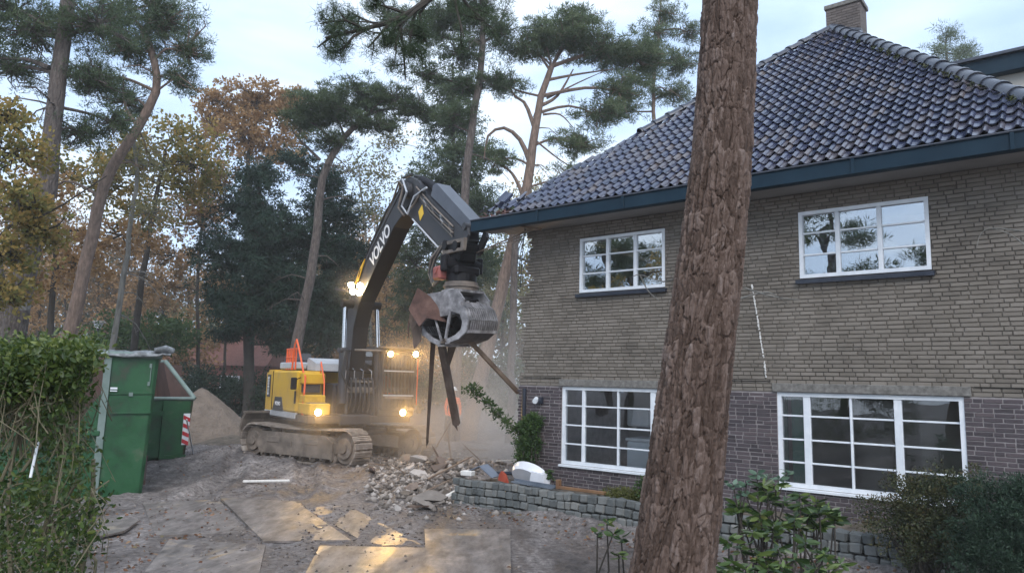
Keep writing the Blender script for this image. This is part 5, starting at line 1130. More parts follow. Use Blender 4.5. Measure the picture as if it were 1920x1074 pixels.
# left group
tree('pine_tree', 'thick leaning pine with a bird box, nearest the left side of the photo', 'pine tree', Pt(20, (22, 640), (58, 470), (92, 330), (104, 180), (128, 0), (150, -160)), (.40, .20),
     [Bl(60, 60, 20, 1.2, .55, 45), Bl(180, 45, 20, 1.3, .6, 50), Bl(20, 130, 20.5, 1.2, .5, 36), Bl(170, 150, 20.5, .9, .4, 30), Bl(150, 250, 21, .9, .5, 30), Bl(30, 20, 20, 1.3, .5, 45), Bl(210, 230, 21, .7, .4, 22)],
     lm=PINE, bm_=BARKP, per=90, clump=.38, L=.17, W=.012, limbs=[(Pt(20, (92, 128), (50, 112), (0, 110)), .09), (Pt(20, (90, 330), (40, 400), (0, 420)), .06), (Pt(19.9, (70, 420), (0, 415)), .05)], dead=4)
tree('pine_tree', 'dark pine trunk at the extreme left behind the bird box pine', 'pine tree', Pt(22, (-2, 600), (-30, 400), (-60, 200)), (.42, .3), [Bl(-40, 60, 22, 1.6, 1, 30)], lm=PINE, bm_=BARKP)
bh = thing('bird_box', 'small pale bird box hung on the thick left pine', 'bird box', at_y(48, 573, 19.55))
part('box', MB().box((0, 0, 0), (.19, .17, .26), bev=.005), M_CONC, bh); part('roof', MB().box((0, -.02, .15), (.25, .24, .03), Matrix.Rotation(R(12), 3, 'X')), M_WOOD, bh); part('entrance', MB().cyl((0, -.088, .03), (0, -.09, .03), .025, 10), M_DARK, bh)
tree('pine_tree', 'pine with orange upper stem bending right, second trunk from the left', 'pine tree', Pt(24, (122, 655), (150, 540), (178, 420), (200, 330), (250, 255), (288, 180), (290, 120), (270, 60)), (.30, .13),
     [Bl(300, 45, 24, 1.5, .6, 60), Bl(350, 95, 24, .8, .5, 30), Bl(240, 90, 24, 1.2, .5, 45), Bl(190, 150, 24, 1.1, .5, 40), Bl(330, 150, 24, .8, .5, 26), Bl(290, 10, 24, 1.3, .5, 45), Bl(215, 30, 24, 1.1, .45, 36), Bl(235, 190, 24.5, .9, .5, 26)],
     lm=PINE, bm_=BARKO, per=90, clump=.40, L=.19, W=.013, limbs=[(Pt(24, (262, 240), (235, 200), (232, 140)), .08), (Pt(24, (285, 70), (250, 75), (200, 85)), .07), (Pt(24, (190, 370), (120, 340), (60, 400)), .06)], dead=4)
tree('birch_tree', 'slim pale grey trunk third from the left with few leaves', 'tree', Pt(26, (210, 655), (232, 520), (248, 400), (256, 320), (250, 240)), (.15, .06), [Bl(250, 300, 26, 1.2, 1, 16), Bl(280, 400, 26, .9, .9, 10)], kind='leaf', lm=BIR, bm_=BARKG, per=40, clump=.5, L=.12, W=.04, flat=.9, dead=5)
tree('oak_tree', 'yellow green oak reaching in from the left edge', 'oak tree', Pt(17, (-60, 640), (-50, 400), (-20, 200)), (.25, .12),
     [Bl(25, 290, 17, .8, .6, 26), Bl(40, 380, 17, .9, .5, 28), Bl(15, 480, 17, .7, .5, 26), Bl(60, 440, 17.5, .7, .4, 20), Bl(10, 220, 17, .6, .4, 16), Bl(10, 555, 17, .5, .35, 14)], kind='leaf', lm=OAKY, bm_=BARKD, per=55, clump=.4, L=.13, W=.05, flat=.8, limbs=[(Pt(17, (-50, 520), (10, 430), (90, 400), (200, 330)), .05)])
tree('oak_tree', 'golden oak filling the space behind the orange stemmed pine', 'oak tree', Pt(31, (250, 660), (270, 500), (290, 380), (310, 280)), (.22, .08),
     [Bl(320, 260, 31, 1.7, .9, 36), Bl(250, 300, 31, 1.5, .8, 30), Bl(370, 310, 31, 1.2, .8, 24), Bl(200, 340, 31, 1.2, .8, 22), Bl(330, 350, 31.5, 1.5, .8, 26), Bl(270, 400, 31.5, 1.6, .8, 24), Bl(140, 330, 31, 1.0, .7, 16)], kind='leaf', lm=OAKY, bm_=BARKD, per=55, clump=.55, L=.20, W=.07, flat=.7)
tree('oak_tree', 'rust orange oak low behind the two left pines', 'oak tree', Pt(27, (90, 660), (100, 540), (110, 420)), (.2, .08),
     [Bl(70, 360, 27, 1.2, .9, 20), Bl(95, 440, 27, 1.3, .8, 24), Bl(30, 400, 27, 1.0, .9, 20), Bl(150, 490, 27, 1.2, .8, 22), Bl(60, 530, 27, 1.0, .7, 16), Bl(230, 440, 28, 1.2, .8, 20)], kind='leaf', lm=OAKO, bm_=BARKD, per=55, clump=.5, L=.18, W=.065, flat=.8)
tree('oak_tree', 'tall amber crowned oak standing against the sky left of the flat topped pine', 'oak tree', Pt(45, (470, 650), (475, 450), (465, 330), (470, 240)), (.3, .12),
     [Bl(420, 200, 45, 1.8, 1.0, 40), Bl(480, 185, 45, 1.9, 1.0, 46), Bl(530, 215, 45, 1.5, 1.0, 34), Bl(450, 250, 45, 2.2, 1.2, 44), Bl(510, 275, 45, 2.0, 1.2, 40), Bl(400, 240, 45, 1.0, .9, 12), Bl(550, 190, 45, 1.0, .7, 14)], kind='leaf', lm=OAKO, bm_=BARKD, per=70, clump=.62, L=.24, W=.085, flat=.7)
tree('oak_tree', 'brown leaved oak behind the dark fir at its left', 'oak tree', Pt(40, (372, 690), (370, 560), (378, 430), (390, 320)), (.14, .07),
     [Bl(400, 330, 40, 2.0, 1.1, 34), Bl(350, 400, 40, 1.9, 1.2, 30), Bl(330, 480, 40, 1.8, 1.2, 26), Bl(300, 540, 40, 1.7, 1.1, 22), Bl(390, 400, 40, 1.2, 1.2, 20)], kind='leaf', lm=OAKB, bm_=BARKD, per=60, clump=.6, L=.22, W=.075, flat=.7)
# dark fir masses
def fir(label, path, rad, tiers, lm=FIR, per=60, cl=.62, L=.42, W=.05, seed=0, cat='fir tree'):
    return tree('fir_tree', label, cat, path, rad, tiers, kind='fir', lm=lm, bm_=BARKD, per=per, clump=cl, L=L, W=W, flat=.45, twigs=.15)
fir('broad dark blue green fir left of the leaning pine', Pt(34, (466, 700), (466, 560), (480, 420), (490, 320)), (.38, .08),
    [Bl(485, 330, 34, 1.0, .7, 26), Bl(470, 385, 34, 1.7, .9, 50), Bl(500, 440, 34, 2.4, .9, 80), Bl(450, 470, 34, 1.9, .9, 60), Bl(490, 520, 34, 2.6, 1.0, 95), Bl(430, 560, 34, 1.5, .8, 34), Bl(500, 590, 34, 2.5, .9, 80), Bl(560, 560, 34.5, 1.6, 1.0, 46), Bl(540, 640, 34.5, 1.6, .6, 26), Bl(420, 620, 34, .8, .4, 10)])
fir('dark fir right behind the leaning pine', Pt(35, (610, 700), (612, 560), (605, 420), (600, 330)), (.34, .08),
    [Bl(600, 340, 35, 1.1, .7, 26), Bl(610, 400, 35, 1.6, .9, 46), Bl(590, 460, 35, 2.0, .9, 56), Bl(625, 480, 35, 1.5, 1.0, 50), Bl(600, 550, 35, 2.0, 1.0, 60), Bl(640, 570, 35, 1.1, 1.1, 40), Bl(600, 630, 35, 2.0, .9, 46), Bl(560, 300, 35, 1.0, .5, 12)])
tree('pine_tree', 'leaning pine with flat umbrella crown behind the excavator body', 'pine tree', Pt(30, (555, 655), (572, 570), (590, 470), (603, 345), (625, 290), (655, 248), (690, 215)), (.31, .12),
     [Bl(600, 205, 30, 1.5, .5, 42), Bl(680, 182, 30, 1.8, .5, 50), Bl(640, 205, 30, 1.9, .6, 48), Bl(740, 190, 30, 1.2, .5, 28), Bl(560, 225, 30, .8, .4, 26), Bl(620, 265, 30, 1.0, .4, 22), Bl(780, 210, 30, .8, .35, 20), Bl(700, 235, 30, 1.2, .3, 26)],
     lm=PINE, bm_=BARKP, per=110, clump=.48, L=.24, W=.016, flat=.35, dead=14, limbs=[(Pt(30, (600, 300), (560, 260), (545, 240)), .07)])
tree('birch_tree', 'sparse pale birch with thin bare branches seen left of the boom', 'birch tree', Pt(42, (695, 640), (690, 500), (680, 380), (670, 300)), (.14, .04),
     [Bl(660, 320, 42, 1.5, 1.2, 16), Bl(720, 330, 42, 1.5, 1.3, 20), Bl(690, 390, 42, 1.6, 1.1, 20), Bl(740, 270, 42, 1.4, 1.0, 16), Bl(650, 420, 42, 1.0, 1.0, 10)], kind='leaf', lm=BIR, bm_=BARKG, per=34, clump=.8, L=.16, W=.06, flat=.9, twigs=1)
fir('tall mixed green fir directly behind the raised boom', Pt(40, (850, 690), (850, 560), (850, 420), (850, 250), (848, 120)), (.35, .08),
    [Bl(850, 170, 40, 1.3, 1.0, 36), Bl(840, 230, 40, 1.8, 1.0, 50), Bl(870, 290, 40, 2.0, 1.0, 56), Bl(830, 340, 40, 2.0, 1.0, 56), Bl(880, 390, 40, 2.0, 1.0, 56), Bl(840, 440, 40, 2.2, 1.1, 60), Bl(880, 500, 40, 2.0, 1.0, 50), Bl(820, 540, 40, 2.2, 1.1, 50), Bl(880, 600, 40, 2.0, 1.1, 40), Bl(780, 500, 40, 1.4, 1.6, 30), Bl(760, 590, 40, 1.4, 1.1, 22)], lm=PINE, cl=.66)
tree('pine_tree', 'tall dark pine whose crown leaves the top of the photo above the boom', 'pine tree', Pt(29, (862, 560), (872, 380), (884, 240), (905, 100), (900, -40)), (.28, .13),
     [Bl(900, 20, 29, 1.3, .6, 60), Bl(840, 40, 29, 1.3, .6, 56), Bl(930, 60, 29, .9, .5, 30), Bl(780, 60, 29, 1.2, .5, 40), Bl(860, 100, 29, 1.2, .5, 40), Bl(870, 160, 29, .9, .4, 24), Bl(730, 30, 29, 1.0, .4, 26), Bl(800, 140, 29, .9, .4, 22), Bl(920, 150, 29, .8, .4, 18), Bl(850, 215, 29, .9, .4, 20)], lm=PINE, bm_=BARKP, per=95, clump=.44, L=.22, W=.015, flat=.5, dead=5)
# orange-stemmed pine behind the eaves
tree('pine_tree', 'large orange stemmed pine with arching limbs behind the left end of the roof', 'pine tree', Pt(30, (893, 745), (922, 620), (950, 500), (985, 365), (1000, 270), (1012, 195), (1034, 125)), (.42, .15),
     [Bl(1060, 75, 30, 1.7, .6, 80), Bl(1130, 95, 30, 1.5, .5, 60), Bl(1020, 70, 30, 1.1, .5, 40), Bl(1080, 40, 30, 1.1, .4, 36), Bl(980, 95, 30, .9, .4, 24), Bl(1190, 110, 30, 1.3, .5, 50), Bl(1120, 215, 30, 1.2, .4, 30), Bl(1090, 270, 30, 1.2, .45, 30), Bl(1160, 170, 30, 1.1, .4, 26), Bl(955, 160, 30, .9, .4, 16), Bl(930, 300, 30, .9, .5, 16), Bl(1060, 330, 30, .9, .4, 14), Bl(970, 420, 31, .8, .8, 12)],
     lm=PINEL, bm_=BARKO, per=110, clump=.46, L=.24, W=.016, flat=.45, dead=5,
     limbs=[(Pt(30, (992, 300), (975, 262), (945, 240), (915, 255), (908, 300)), .12), (Pt(30, (1002, 240), (985, 195), (965, 180), (950, 150)), .10), (Pt(30, (982, 370), (960, 325), (925, 300)), .10), (Pt(30, (1010, 200), (1045, 180), (1075, 130)), .10),
            (Pt(30, (1018, 215), (1050, 215), (1075, 240)), .06), (Pt(30, (1028, 150), (1080, 140), (1150, 130)), .08), (Pt(30, (1025, 185), (1085, 155), (1130, 135)), .05), (Pt(30, (1000, 260), (1050, 300), (1100, 330)), .05), (Pt(30, (1030, 130), (1010, 100), (1000, 80)), .07)])
tree('pine_tree', 'slender pine rising just above the roof slope left of the near trunk', 'pine tree', Pt(36, (1225, 420), (1226, 250), (1226, 150), (1235, 60)), (.17, .08),
     [Bl(1225, 60, 36, .9, .5, 16), Bl(1250, 25, 36, .9, .5, 16), Bl(1220, 110, 36, 1.4, .5, 34), Bl(1270, 120, 36, 1.2, .5, 30), Bl(1190, 150, 36, 1.2, .5, 26), Bl(1260, 175, 36, 1.2, .5, 26), Bl(1180, 200, 36, 1.1, .5, 20), Bl(1290, 60, 36, .8, .5, 14), Bl(1240, -10, 36, .6, .4, 8)], lm=PINEL, bm_=BARKO, per=100, clump=.5, L=.26, W=.017, flat=.5, dead=3)
tree('pine_tree', 'distant pale pine top showing above the right hip of the roof', 'pine tree', Pt(52, (1775, 300), (1775, 180), (1775, 100)), (.25, .1),
     [Bl(1775, 70, 52, 1.3, .8, 22), Bl(1755, 100, 52, 1.6, .8, 24), Bl(1800, 110, 52, 1.5, .8, 22), Bl(1775, 130, 52, 2.0, .8, 26), Bl(1815, 95, 52, .8, .6, 8)], lm=PINEL, bm_=BARKP, per=70, clump=.55, L=.26, W=.02)
# two grey trunks in the dust
tree('tree_trunk', 'upright trunk in the dust beside the torn house corner', 'tree', Pt(29, (958, 720), (961, 600), (966, 470), (978, 380)), (.20, .15), [Bl(985, 400, 29, .7, .5, 6)], lm=PINE, bm_=BARKP, dead=2)
tree('tree_trunk', 'thin grey trunk behind the hanging beams', 'tree', Pt(33, (845, 740), (852, 640), (858, 540)), (.22, .15), [Bl(850, 480, 33, 1.0, 1, 10)], lm=PINE, bm_=BARKP, dead=2)
# understorey trees farther back
far = [(70, 560, 50, OAKO, 'orange leaved far tree low between the two left pines'), (180, 560, 55, OAKB, 'brownish far tree behind the slim grey trunk'), (300, 610, 48, OAKB, 'brown far tree above the small green shrub'), (420, 610, 52, OAKO, 'orange far tree showing under the dark fir'),
       (250, 480, 58, OAKB, 'tall brown far tree between golden oak and dark fir'), (720, 580, 50, OAKO, 'orange far tree seen right of the boom foot'), (700, 480, 56, OAKB, 'brown far tree seen left of the boom lettering'), (790, 620, 54, OAKO, 'orange far tree below the grapple'), (940, 560, 50, BIR, 'pale far tree behind the dusty trunks'), (1010, 430, 55, OAKY, 'yellow far tree above the eaves corner'), (120, 480, 60, OAKB, 'dull brown far tree at the left'), (350, 560, 60, BIR, 'greenish far tree left of the dark fir'), (650, 620, 52, OAKB, 'brown far tree behind the boom cylinders')]
for i, (x, y, Y, lm, lab) in enumerate(far):
    bb = [Bl(x + random.uniform(-55, 55), y + random.uniform(-80, 70), Y + random.uniform(-1, 1), 2.0, 1.5, 15) for _ in range(6)]
    tree('background_tree', lab, 'tree', Pt(Y, (x, 690), (x + 4, y), (x + 10, y - 80)), (.16, .06), bb, kind='leaf', lm=lm, bm_=BARKD, per=48, clump=.9, L=.26, W=.09, flat=.8, group='trees in the far background')
# far mass of woodland
fw_b = []
for i in range(260):
    az = random.uniform(-.92, .16); Y = random.uniform(64, 78); x = az * Y; z = random.uniform(0, 1) ** 1.3 * 13 + .8; fw_b.append(((x, Y, z), (3.4, 2, 1.8), 14))
V, Fc, tone, _c = crown(fw_b, 'leaf', 34, 1.5, .42, .15, .8)
WOODS = leafmat('far_woodland', [(.05, .07, .04), (.10, .11, .06), (.20, .14, .075), (.30, .19, .10)], .3)
tag(obj('far_woodland', npmesh('far_woodland', V, Fc, tone, mats=[WOODS])), 'mixed brown and green woodland closing the view', 'woodland', None, 'stuff')
# shrubs and hedges behind
def shrub(label, blobs, lm, kind='leaf', per=60, clump=.35, L=.12, W=.04, name='shrub', cat='shrub', stems=6, bm_=None, flat=.8, group=None):
    c = Vector(blobs[0][0]); base = Vector((c.x, c.y, gz(c.x, c.y))); o = thing(name, label, cat, base, 0, group); V, Fc, tone, CC = crown(blobs, kind, per, clump, L, W, flat)
    obj('foliage', npmesh('foliage', V - np.array(base), Fc, tone, mats=[lm]), o); s = MB()
    for k in range(stems):
        q = Vector(random.choice(blobs)[0]) - base; a = Vector((random.gauss(0, .15), random.gauss(0, .1), -.05)); s.tube([a, a.lerp(q, .5) + Vector([random.gauss(0, .08) for _ in range(3)]), q], [.03, .02, .008], 5)
    part('stems', s, bm_ or BARKD, o, kind='stuff'); return o
GRS = leafmat('shrub_green', [(.02, .045, .015), (.04, .08, .025), (.07, .12, .035), (.12, .17, .05)], .3); DKS = leafmat('yew_green', [(.012, .025, .016), (.026, .05, .03), (.05, .085, .05)], .2)
shrub('mid green rounded shrub behind the tall skip', [Bl(250, 630, 38, 2.2, 1.0, 50), Bl(310, 625, 38, 1.8, .9, 40), Bl(200, 650, 38, 1.6, .9, 30)], GRS, per=60, clump=.6, L=.2, W=.07)
shrub('dark hedge behind the sand heap', [Bl(x, y, 35, 1.3, .8, 34) for x, y in ((360, 720), (400, 740), (440, 735), (480, 745), (420, 780), (470, 790), (370, 760), (510, 740))], DKS, per=60, clump=.5, L=.16, W=.05)
shrub('low dark shrubs behind the excavator tracks', [Bl(x, y, 37, 1.3, .8, 26) for x, y in ((560, 740), (620, 735), (690, 740), (750, 735), (800, 730))], DKS, per=60, clump=.5, L=.16, W=.05)
shrub('dusty evergreen shrubs behind the worker', [Bl(x, y, 33, 1.2, .9, 22) for x, y in ((850, 720), (900, 700), (950, 690), (930, 750))], PINE, per=60, clump=.5, L=.16, W=.05)
# glimpsed house, street lamp
fh = thing('distant_house', 'red brick house glimpsed through the trees behind the skips', 'house', (-31, 62, 0), R(-8)); part('wall', MB().box((4, 0, 1.6), (16, 6, 3.2)), mat('red_brick', [(.16, .06, .05), (.24, .10, .08)], 6, .9), fh)
part('roof', MB().prism([(-3.6, 3.2), (3.6, 3.2), (0, 6.2)], -4.6, 12.6, 'x'), mat('roof_brown', [(.12, .05, .04), (.18, .08, .06)], 4, .9), fh)
for k in range(4):
    w_ = part('window', MB().box((-1.5 + k * 3.6, -3.03, 1.8), (1.6, .06, 1.2)), M_WHITE, fh); part('pane', MB().box((-1.5 + k * 3.6, -3.07, 1.8), (1.4, .04, 1.0)), M_SILL, w_)
lp0 = at_y(185, 605, 40); sl_ = thing('street_lamp', 'street lamp with pale round hood between the left pines', 'street lamp', (lp0.x, 40, gz(lp0.x, 40)))
part('post', MB().cyl((0, 0, 0), (0, 0, lp0.z - .2), .07, 10, r2=.05), GRY, sl_); part('hood', MB().cyl((0, 0, lp0.z), (0, 0, lp0.z + .12), .42, 18, r2=.25), M_CONC, sl_, True); part('diffuser', MB().cyl((0, 0, lp0.z - .3), (0, 0, lp0.z), .14, 14, r2=.26), M_WHITE, sl_, True)

# ------------------------------------------------------------------ the near pine trunk (bark as real relief)
def worley(x, y):
    xi = np.floor(x).astype(int); yi = np.floor(y).astype(int); f1 = np.full(x.shape, 9.); f2 = np.full(x.shape, 9.); idv = np.zeros(x.shape)
    for a in (-1, 0, 1):
        for b in (-1, 0, 1):
            cx_ = xi + a; cy_ = yi + b; jx = _T[cx_ & 255, cy_ & 255]; jy = _T[(cx_ + 71) & 255, (cy_ + 33) & 255]
            d = np.hypot(cx_ + .15 + .7 * jx - x, cy_ + .15 + .7 * jy - y); m_ = d < f1; f2 = np.where(m_, f1, np.minimum(f2, d)); idv = np.where(m_, _T[(cx_ * 3 + 5) & 255, (cy_ * 7 + 9) & 255], idv); f1 = np.where(m_, d, f1)
    return f1, f2, idv
tb = [at_y(1262, 1074, 5.0), at_y(1306, 700, 5.05), at_y(1350, 300, 5.15), at_y(1368, 0, 5.25)]
dlow = (tb[0] - tb[1]).normalized(); tb = [tb[0] + dlow * 1.0] + tb; tb[0].z = max(tb[0].z, gz(tb[0].x, tb[0].y) - .1); dup_ = (tb[-1] - tb[-2]).normalized(); tb += [tb[-1] + dup_ * 2.2]
tP = smooth_path(tb, 60); zt = np.array([p.z for p in tP]); xt = np.array([p.x for p in tP]); yt = np.array([p.y for p in tP])
NZ, NT = 1300, 420; zz = np.linspace(tP[0].z, tP[-1].z, NZ); th = np.linspace(0, 2 * math.pi, NT, endpoint=False); TH, ZZ = np.meshgrid(th, zz)
rr_ = np.interp(zz, [.3, 1.08, 2.3, 3.9, 5.3, 7.5], [.34, .252, .222, .208, .200, .18])[:, None]
# seam-free cylinder domain: periodic in 22 cells
ncell = 20; ax_ = TH / (2 * math.pi) * ncell
def per_worley(sx, sy, wob):
    xx = TH / (2 * math.pi) * sx + wob * (fbm(np.cos(TH) * 3 + 9, ZZ * 2.2 + np.sin(TH) * 3, 3) - .45); yy = ZZ * sy + 1.1 * wob * (fbm(np.cos(TH) * 4 + 3, ZZ * 5 + np.sin(TH) * 4, 3) - .45)
    return worley(xx, yy)
f1, f2, id1 = per_worley(32, 6.5, 1.3); e1 = np.clip((f2 - f1) / .20, 0, 1); g1, g2, id2 = per_worley(68, 20, 1.6); e2 = np.clip((g2 - g1) / .30, 0, 1); h1, h2, id3 = per_worley(15, 1.6, 1.6); e3 = np.clip((h2 - h1) / .12, 0, 1)
fine = fbm(np.cos(TH) * 22 + 7, ZZ * 16 + np.sin(TH) * 22, 4) - .45; fine2 = fbm(TH * 60, ZZ * 60, 3) - .45
disp = .026 * e3 ** .5 + .014 * (e1 ** .5) * (.5 + .9 * id1) + .006 * e2 ** .5 * (.3 + id2) + .012 * fine + .005 * fine2 - .028
RR = rr_ * (1 + .05 * np.cos(TH * 2 + ZZ * .7) + .035 * np.cos(TH * 3 - ZZ * 1.3)) + disp
PX = np.interp(ZZ, zt, xt) + RR * np.cos(TH); PY = np.interp(ZZ, zt, yt) + RR * np.sin(TH)
base = Vector((float(tP[0].x), float(tP[0].y), gz(tP[0].x, tP[0].y)))
V = np.stack([PX - base.x, PY - base.y, ZZ - base.z], -1).reshape(-1, 3); a_ = (np.arange(NZ - 1)[:, None] * NT + np.arange(NT)[None, :]).ravel(); b_ = (np.arange(NZ - 1)[:, None] * NT + (np.arange(NT)[None, :] + 1) % NT).ravel()
fc = np.stack([a_, b_, b_ + NT, a_ + NT], 1); tone = (.45 * id1 + .25 * id2 + .3 * (fine + .5))[:-1].ravel()
NBK = bpy.data.materials.new('near_bark'); NBK.use_nodes = True; t = NBK.node_tree; N_ = t.nodes; L_ = t.links; b0 = N_['Principled BSDF']; b0.inputs['Roughness'].default_value = .9; b0.inputs['Specular IOR Level'].default_value = .25
at_ = N_.new('ShaderNodeAttribute'); at_.attribute_name = 'var'; g_ = N_.new('ShaderNodeNewGeometry'); n_ = N_.new('ShaderNodeTexNoise'); n_.inputs['Scale'].default_value = 34; n_.inputs['Detail'].default_value = 8; n_.inputs['Roughness'].default_value = .7; mp_ = N_.new('ShaderNodeMapping'); mp_.inputs['Scale'].default_value = (1, 1, .45); L_.new(g_.outputs['Position'], mp_.inputs[0]); L_.new(mp_.outputs[0], n_.inputs['Vector'])
m_ = N_.new('ShaderNodeMix'); m_.inputs[0].default_value = .5; L_.new(at_.outputs['Fac'], m_.inputs[2]); L_.new(n_.outputs['Fac'], m_.inputs[3]); r_ = ramp(N_, [(.25, (.038, .024, .018)), (.42, (.075, .049, .037)), (.55, (.12, .082, .065)), (.68, (.175, .130, .110)), (.82, (.26, .215, .195))]); L_.new(m_.outputs[0], r_.inputs[0]); L_.new(r_.outputs[0], b0.inputs['Base Color'])
bp_ = N_.new('ShaderNodeBump'); bp_.inputs['Strength'].default_value = 1; bp_.inputs['Distance'].default_value = .012; L_.new(n_.outputs['Fac'], bp_.inputs['Height']); L_.new(bp_.outputs[0], b0.inputs['Normal'])
npine = thing('pine_tree', 'big pine trunk with flaky reddish bark in the foreground crossing the house front', 'pine tree', base)
obj('trunk', npmesh('trunk', V, fc, tone, smooth=True, mats=[NBK]), npine)
def npx(x, y, Y): return at_y(x, y, Y) - base
# overhanging bough with long needles
boughs = MB(); tips = []
def twig(a, b, r0, depth=0):
    a, b = Vector(a), Vector(b); L = (b - a).length; mid = a.lerp(b, .5) + Vector([random.gauss(0, .06) * L for _ in range(3)]); P = smooth_path([a, mid, b], 5); boughs.tube(P, [r0 * (1 - .6 * i / 4) for i in range(5)], 5)
    if depth < 2:
        for k in range(4 if depth == 0 else 3):
            t = random.uniform(.35, 1); p = P[min(4, int(t * 4))]; d = (b - a).normalized(); q = p + (d * random.uniform(.3, .9) + Vector([random.gauss(0, .6) for _ in range(3)])).normalized() * L * random.uniform(.25, .45); twig(p, q, r0 * .5, depth + 1)
    tips.append(b); tips.append(P[3])
YB = 8.0
main = [npx(1060, -190, YB + .4), npx(900, -80, YB + .2), npx(790, 10, YB), npx(735, 40, YB), npx(680, 55, YB), npx(610, 72, YB)]
mp2 = smooth_path(main, 14); part('bough', MB().tube(mp2, [.06 * (1 - .75 * i / 13) for i in range(14)], 8), BARKD, npine, True)
part('bough', MB().tube(smooth_path([tP[-1] - base, npx(1200, -260, 6.5), npx(1060, -190, YB + .4)], 8), .07, 8), BARKD, npine, True)
for (a, b) in (((735, 40), (690, 90)), ((760, 25), (700, 8)), ((700, 50), (640, 100)), ((680, 55), (600, 45)), ((800, 5), (740, 95)), ((720, 45), (660, 25)), ((820, -10), (800, 80)), ((850, -30), (870, 70)), ((640, 62), (595, 90)), ((650, 60), (625, 20)), ((780, 20), (770, 100)), ((830, -20), (720, -30)), ((745, 35), (760, 150)), ((850, -30), (930, 60))):
    twig(npx(a[0], a[1], YB), npx(b[0], b[1], YB + random.uniform(-.5, .5)), .022)
part('twigs', boughs, BARKD, npine, kind='stuff')
tp_ = np.array([tuple(q) for q in tips]); n = len(tp_); K = 30; d = unit(rng.normal(size=(n * K, 3)) + np.array([0, 0, .3])); Cn = np.repeat(tp_, K, 0) + rng.normal(size=(n * K, 3)) * .04
V, Fc = needles(Cn, d, rng.uniform(.06, .12, (n * K, 1)), np.full((n * K, 1), .0028)); obj('needles', npmesh('needles', V, Fc, rng.random(n * K) * .6, mats=[PINE]), npine, kind='stuff')
# hanging thin bare twigs near the trunk
for pts in (((1300, 500, 5.2), (1250, 528, 5.6), (1200, 515, 5.9), (1185, 520, 6)), ((1200, 515, 5.9), (1215, 545, 5.8), (1238, 565, 5.7)), ((1385, 560, 5.1), (1440, 548, 5.6), (1478, 570, 5.8)), ((1395, 540, 5.1), (1450, 556, 5.5), (1500, 562, 5.8)), ((1930, 435, 6), (1860, 428, 6.3), (1838, 440, 6.4), (1832, 462, 6.4)), ((1935, 470, 6), (1895, 440, 6.2), (1860, 428, 6.3))):
    part('bare_twig', MB().tube(smooth_path([npx(*p) for p in pts], 9), [.007 * (1 - .6 * i / 8) for i in range(9)], 5), BARKG, npine, True)

# ------------------------------------------------------------------ near plants
RHO = leafmat('rhododendron_leaves', [(.02, .04, .014), (.04, .075, .022), (.075, .125, .03), (.16, .21, .06)], .25, .35, .5)
def rosettes(name, label, cat, pts, Lr, lm, per=17, wid=.15, stems=True, stem_from=None, droop=.15):
    c = Vector(pts[0]); base = Vector((c.x, c.y, gz(c.x, c.y))); o = thing(name, label, cat, base); C_ = []; Dd = []; Ls = []
    st = MB()
    pts = list(pts)
    if name == 'rhododendron': pts += [Vector(q) + Vector((random.gauss(0, .10), random.gauss(0, .12), random.gauss(-.05, .08))) for q in pts for _ in range(1)]
    for p in pts:
        p = Vector(p); ax = Vector((random.gauss(0, .35), random.gauss(0, .35) - .15, 1)).normalized()
        for k in range(per):
            a = k * 2.4 + random.random() * .5; el = random.uniform(-.25, .75); r = Vector((math.cos(a), math.sin(a), 0)); d = (r + ax * el - Vector((0, 0, droop))).normalized(); C_.append(tuple(p + ax * random.uniform(-.03, .03))); Dd.append(tuple(d)); Ls.append(Lr * random.uniform(.45, 1.0))
        s0 = Vector((c.x + random.gauss(0, .12), c.y + random.gauss(0, .1), base.z)) if stem_from is None else Vector(stem_from); st.tube([s0 - base, s0.lerp(p, .55) - base + Vector((random.gauss(0, .05), 0, -.06)), p - base], [.013, .009, .006], 5)
    C_ = np.array(C_); Dd = np.array(Dd); Ls = np.array(Ls)[:, None]; V, Fc = leafs(C_, Dd, Ls, Ls * wid); n = len(C_); t_ = rng.random(n); obj('leaves', npmesh('leaves', V - np.array(base), Fc, np.concatenate([t_, t_]), mats=[lm]), o, kind='stuff'); part('stems', st, BARKD, o, kind='stuff'); return o
rosettes('rhododendron', 'bright green rhododendron just right of the near trunk', 'rhododendron', [at_y(x, y, Yy) for x, y, Yy in ((1440, 930, 6.4), (1470, 945, 6.3), (1425, 965, 6.2), (1500, 930, 6.6), (1455, 910, 6.5), (1400, 930, 6.4), (1410, 1000, 5.9), (1450, 990, 6.1), (1490, 975, 6.3), (1380, 950, 6.3))], .15, RHO)
rosettes('rhododendron', 'rhododendron with reddish stem nearer the right window', 'rhododendron', [at_y(x, y, Yy) for x, y, Yy in ((1530, 945, 6.7), (1515, 965, 6.6), (1550, 960, 6.7), (1500, 990, 6.5), (1535, 985, 6.6), (1565, 975, 6.8))], .16, RHO)
rosettes('rhododendron', 'lowest rhododendron clump right at the bottom beside the near trunk', 'rhododendron', [at_y(x, y, Yy) for x, y, Yy in ((1390, 1030, 5.6), (1420, 1045, 5.5), (1460, 1030, 5.7), (1490, 1050, 5.6), (1375, 1060, 5.4), (1440, 1065, 5.4), (1510, 1020, 5.9), (1545, 1040, 5.9), (1575, 1060, 5.9), (1400, 1075, 5.3), (1530, 1070, 5.7))], .14, RHO)
rosettes('laurel_sprig', 'small broad leaved sprig left of the near trunk foot', 'plant', [at_y(x, y, Yy) for x, y, Yy in ((1138, 978, 6.4), (1165, 1010, 6.2), (1150, 1000, 6.3), (1160, 1040, 6.1), (1120, 1000, 6.4))], .12, RHO, per=9, wid=.24)
EUC = leafmat('grey_green_leaves', [(.05, .10, .06), (.10, .17, .11), (.17, .24, .17)], .3, .4)
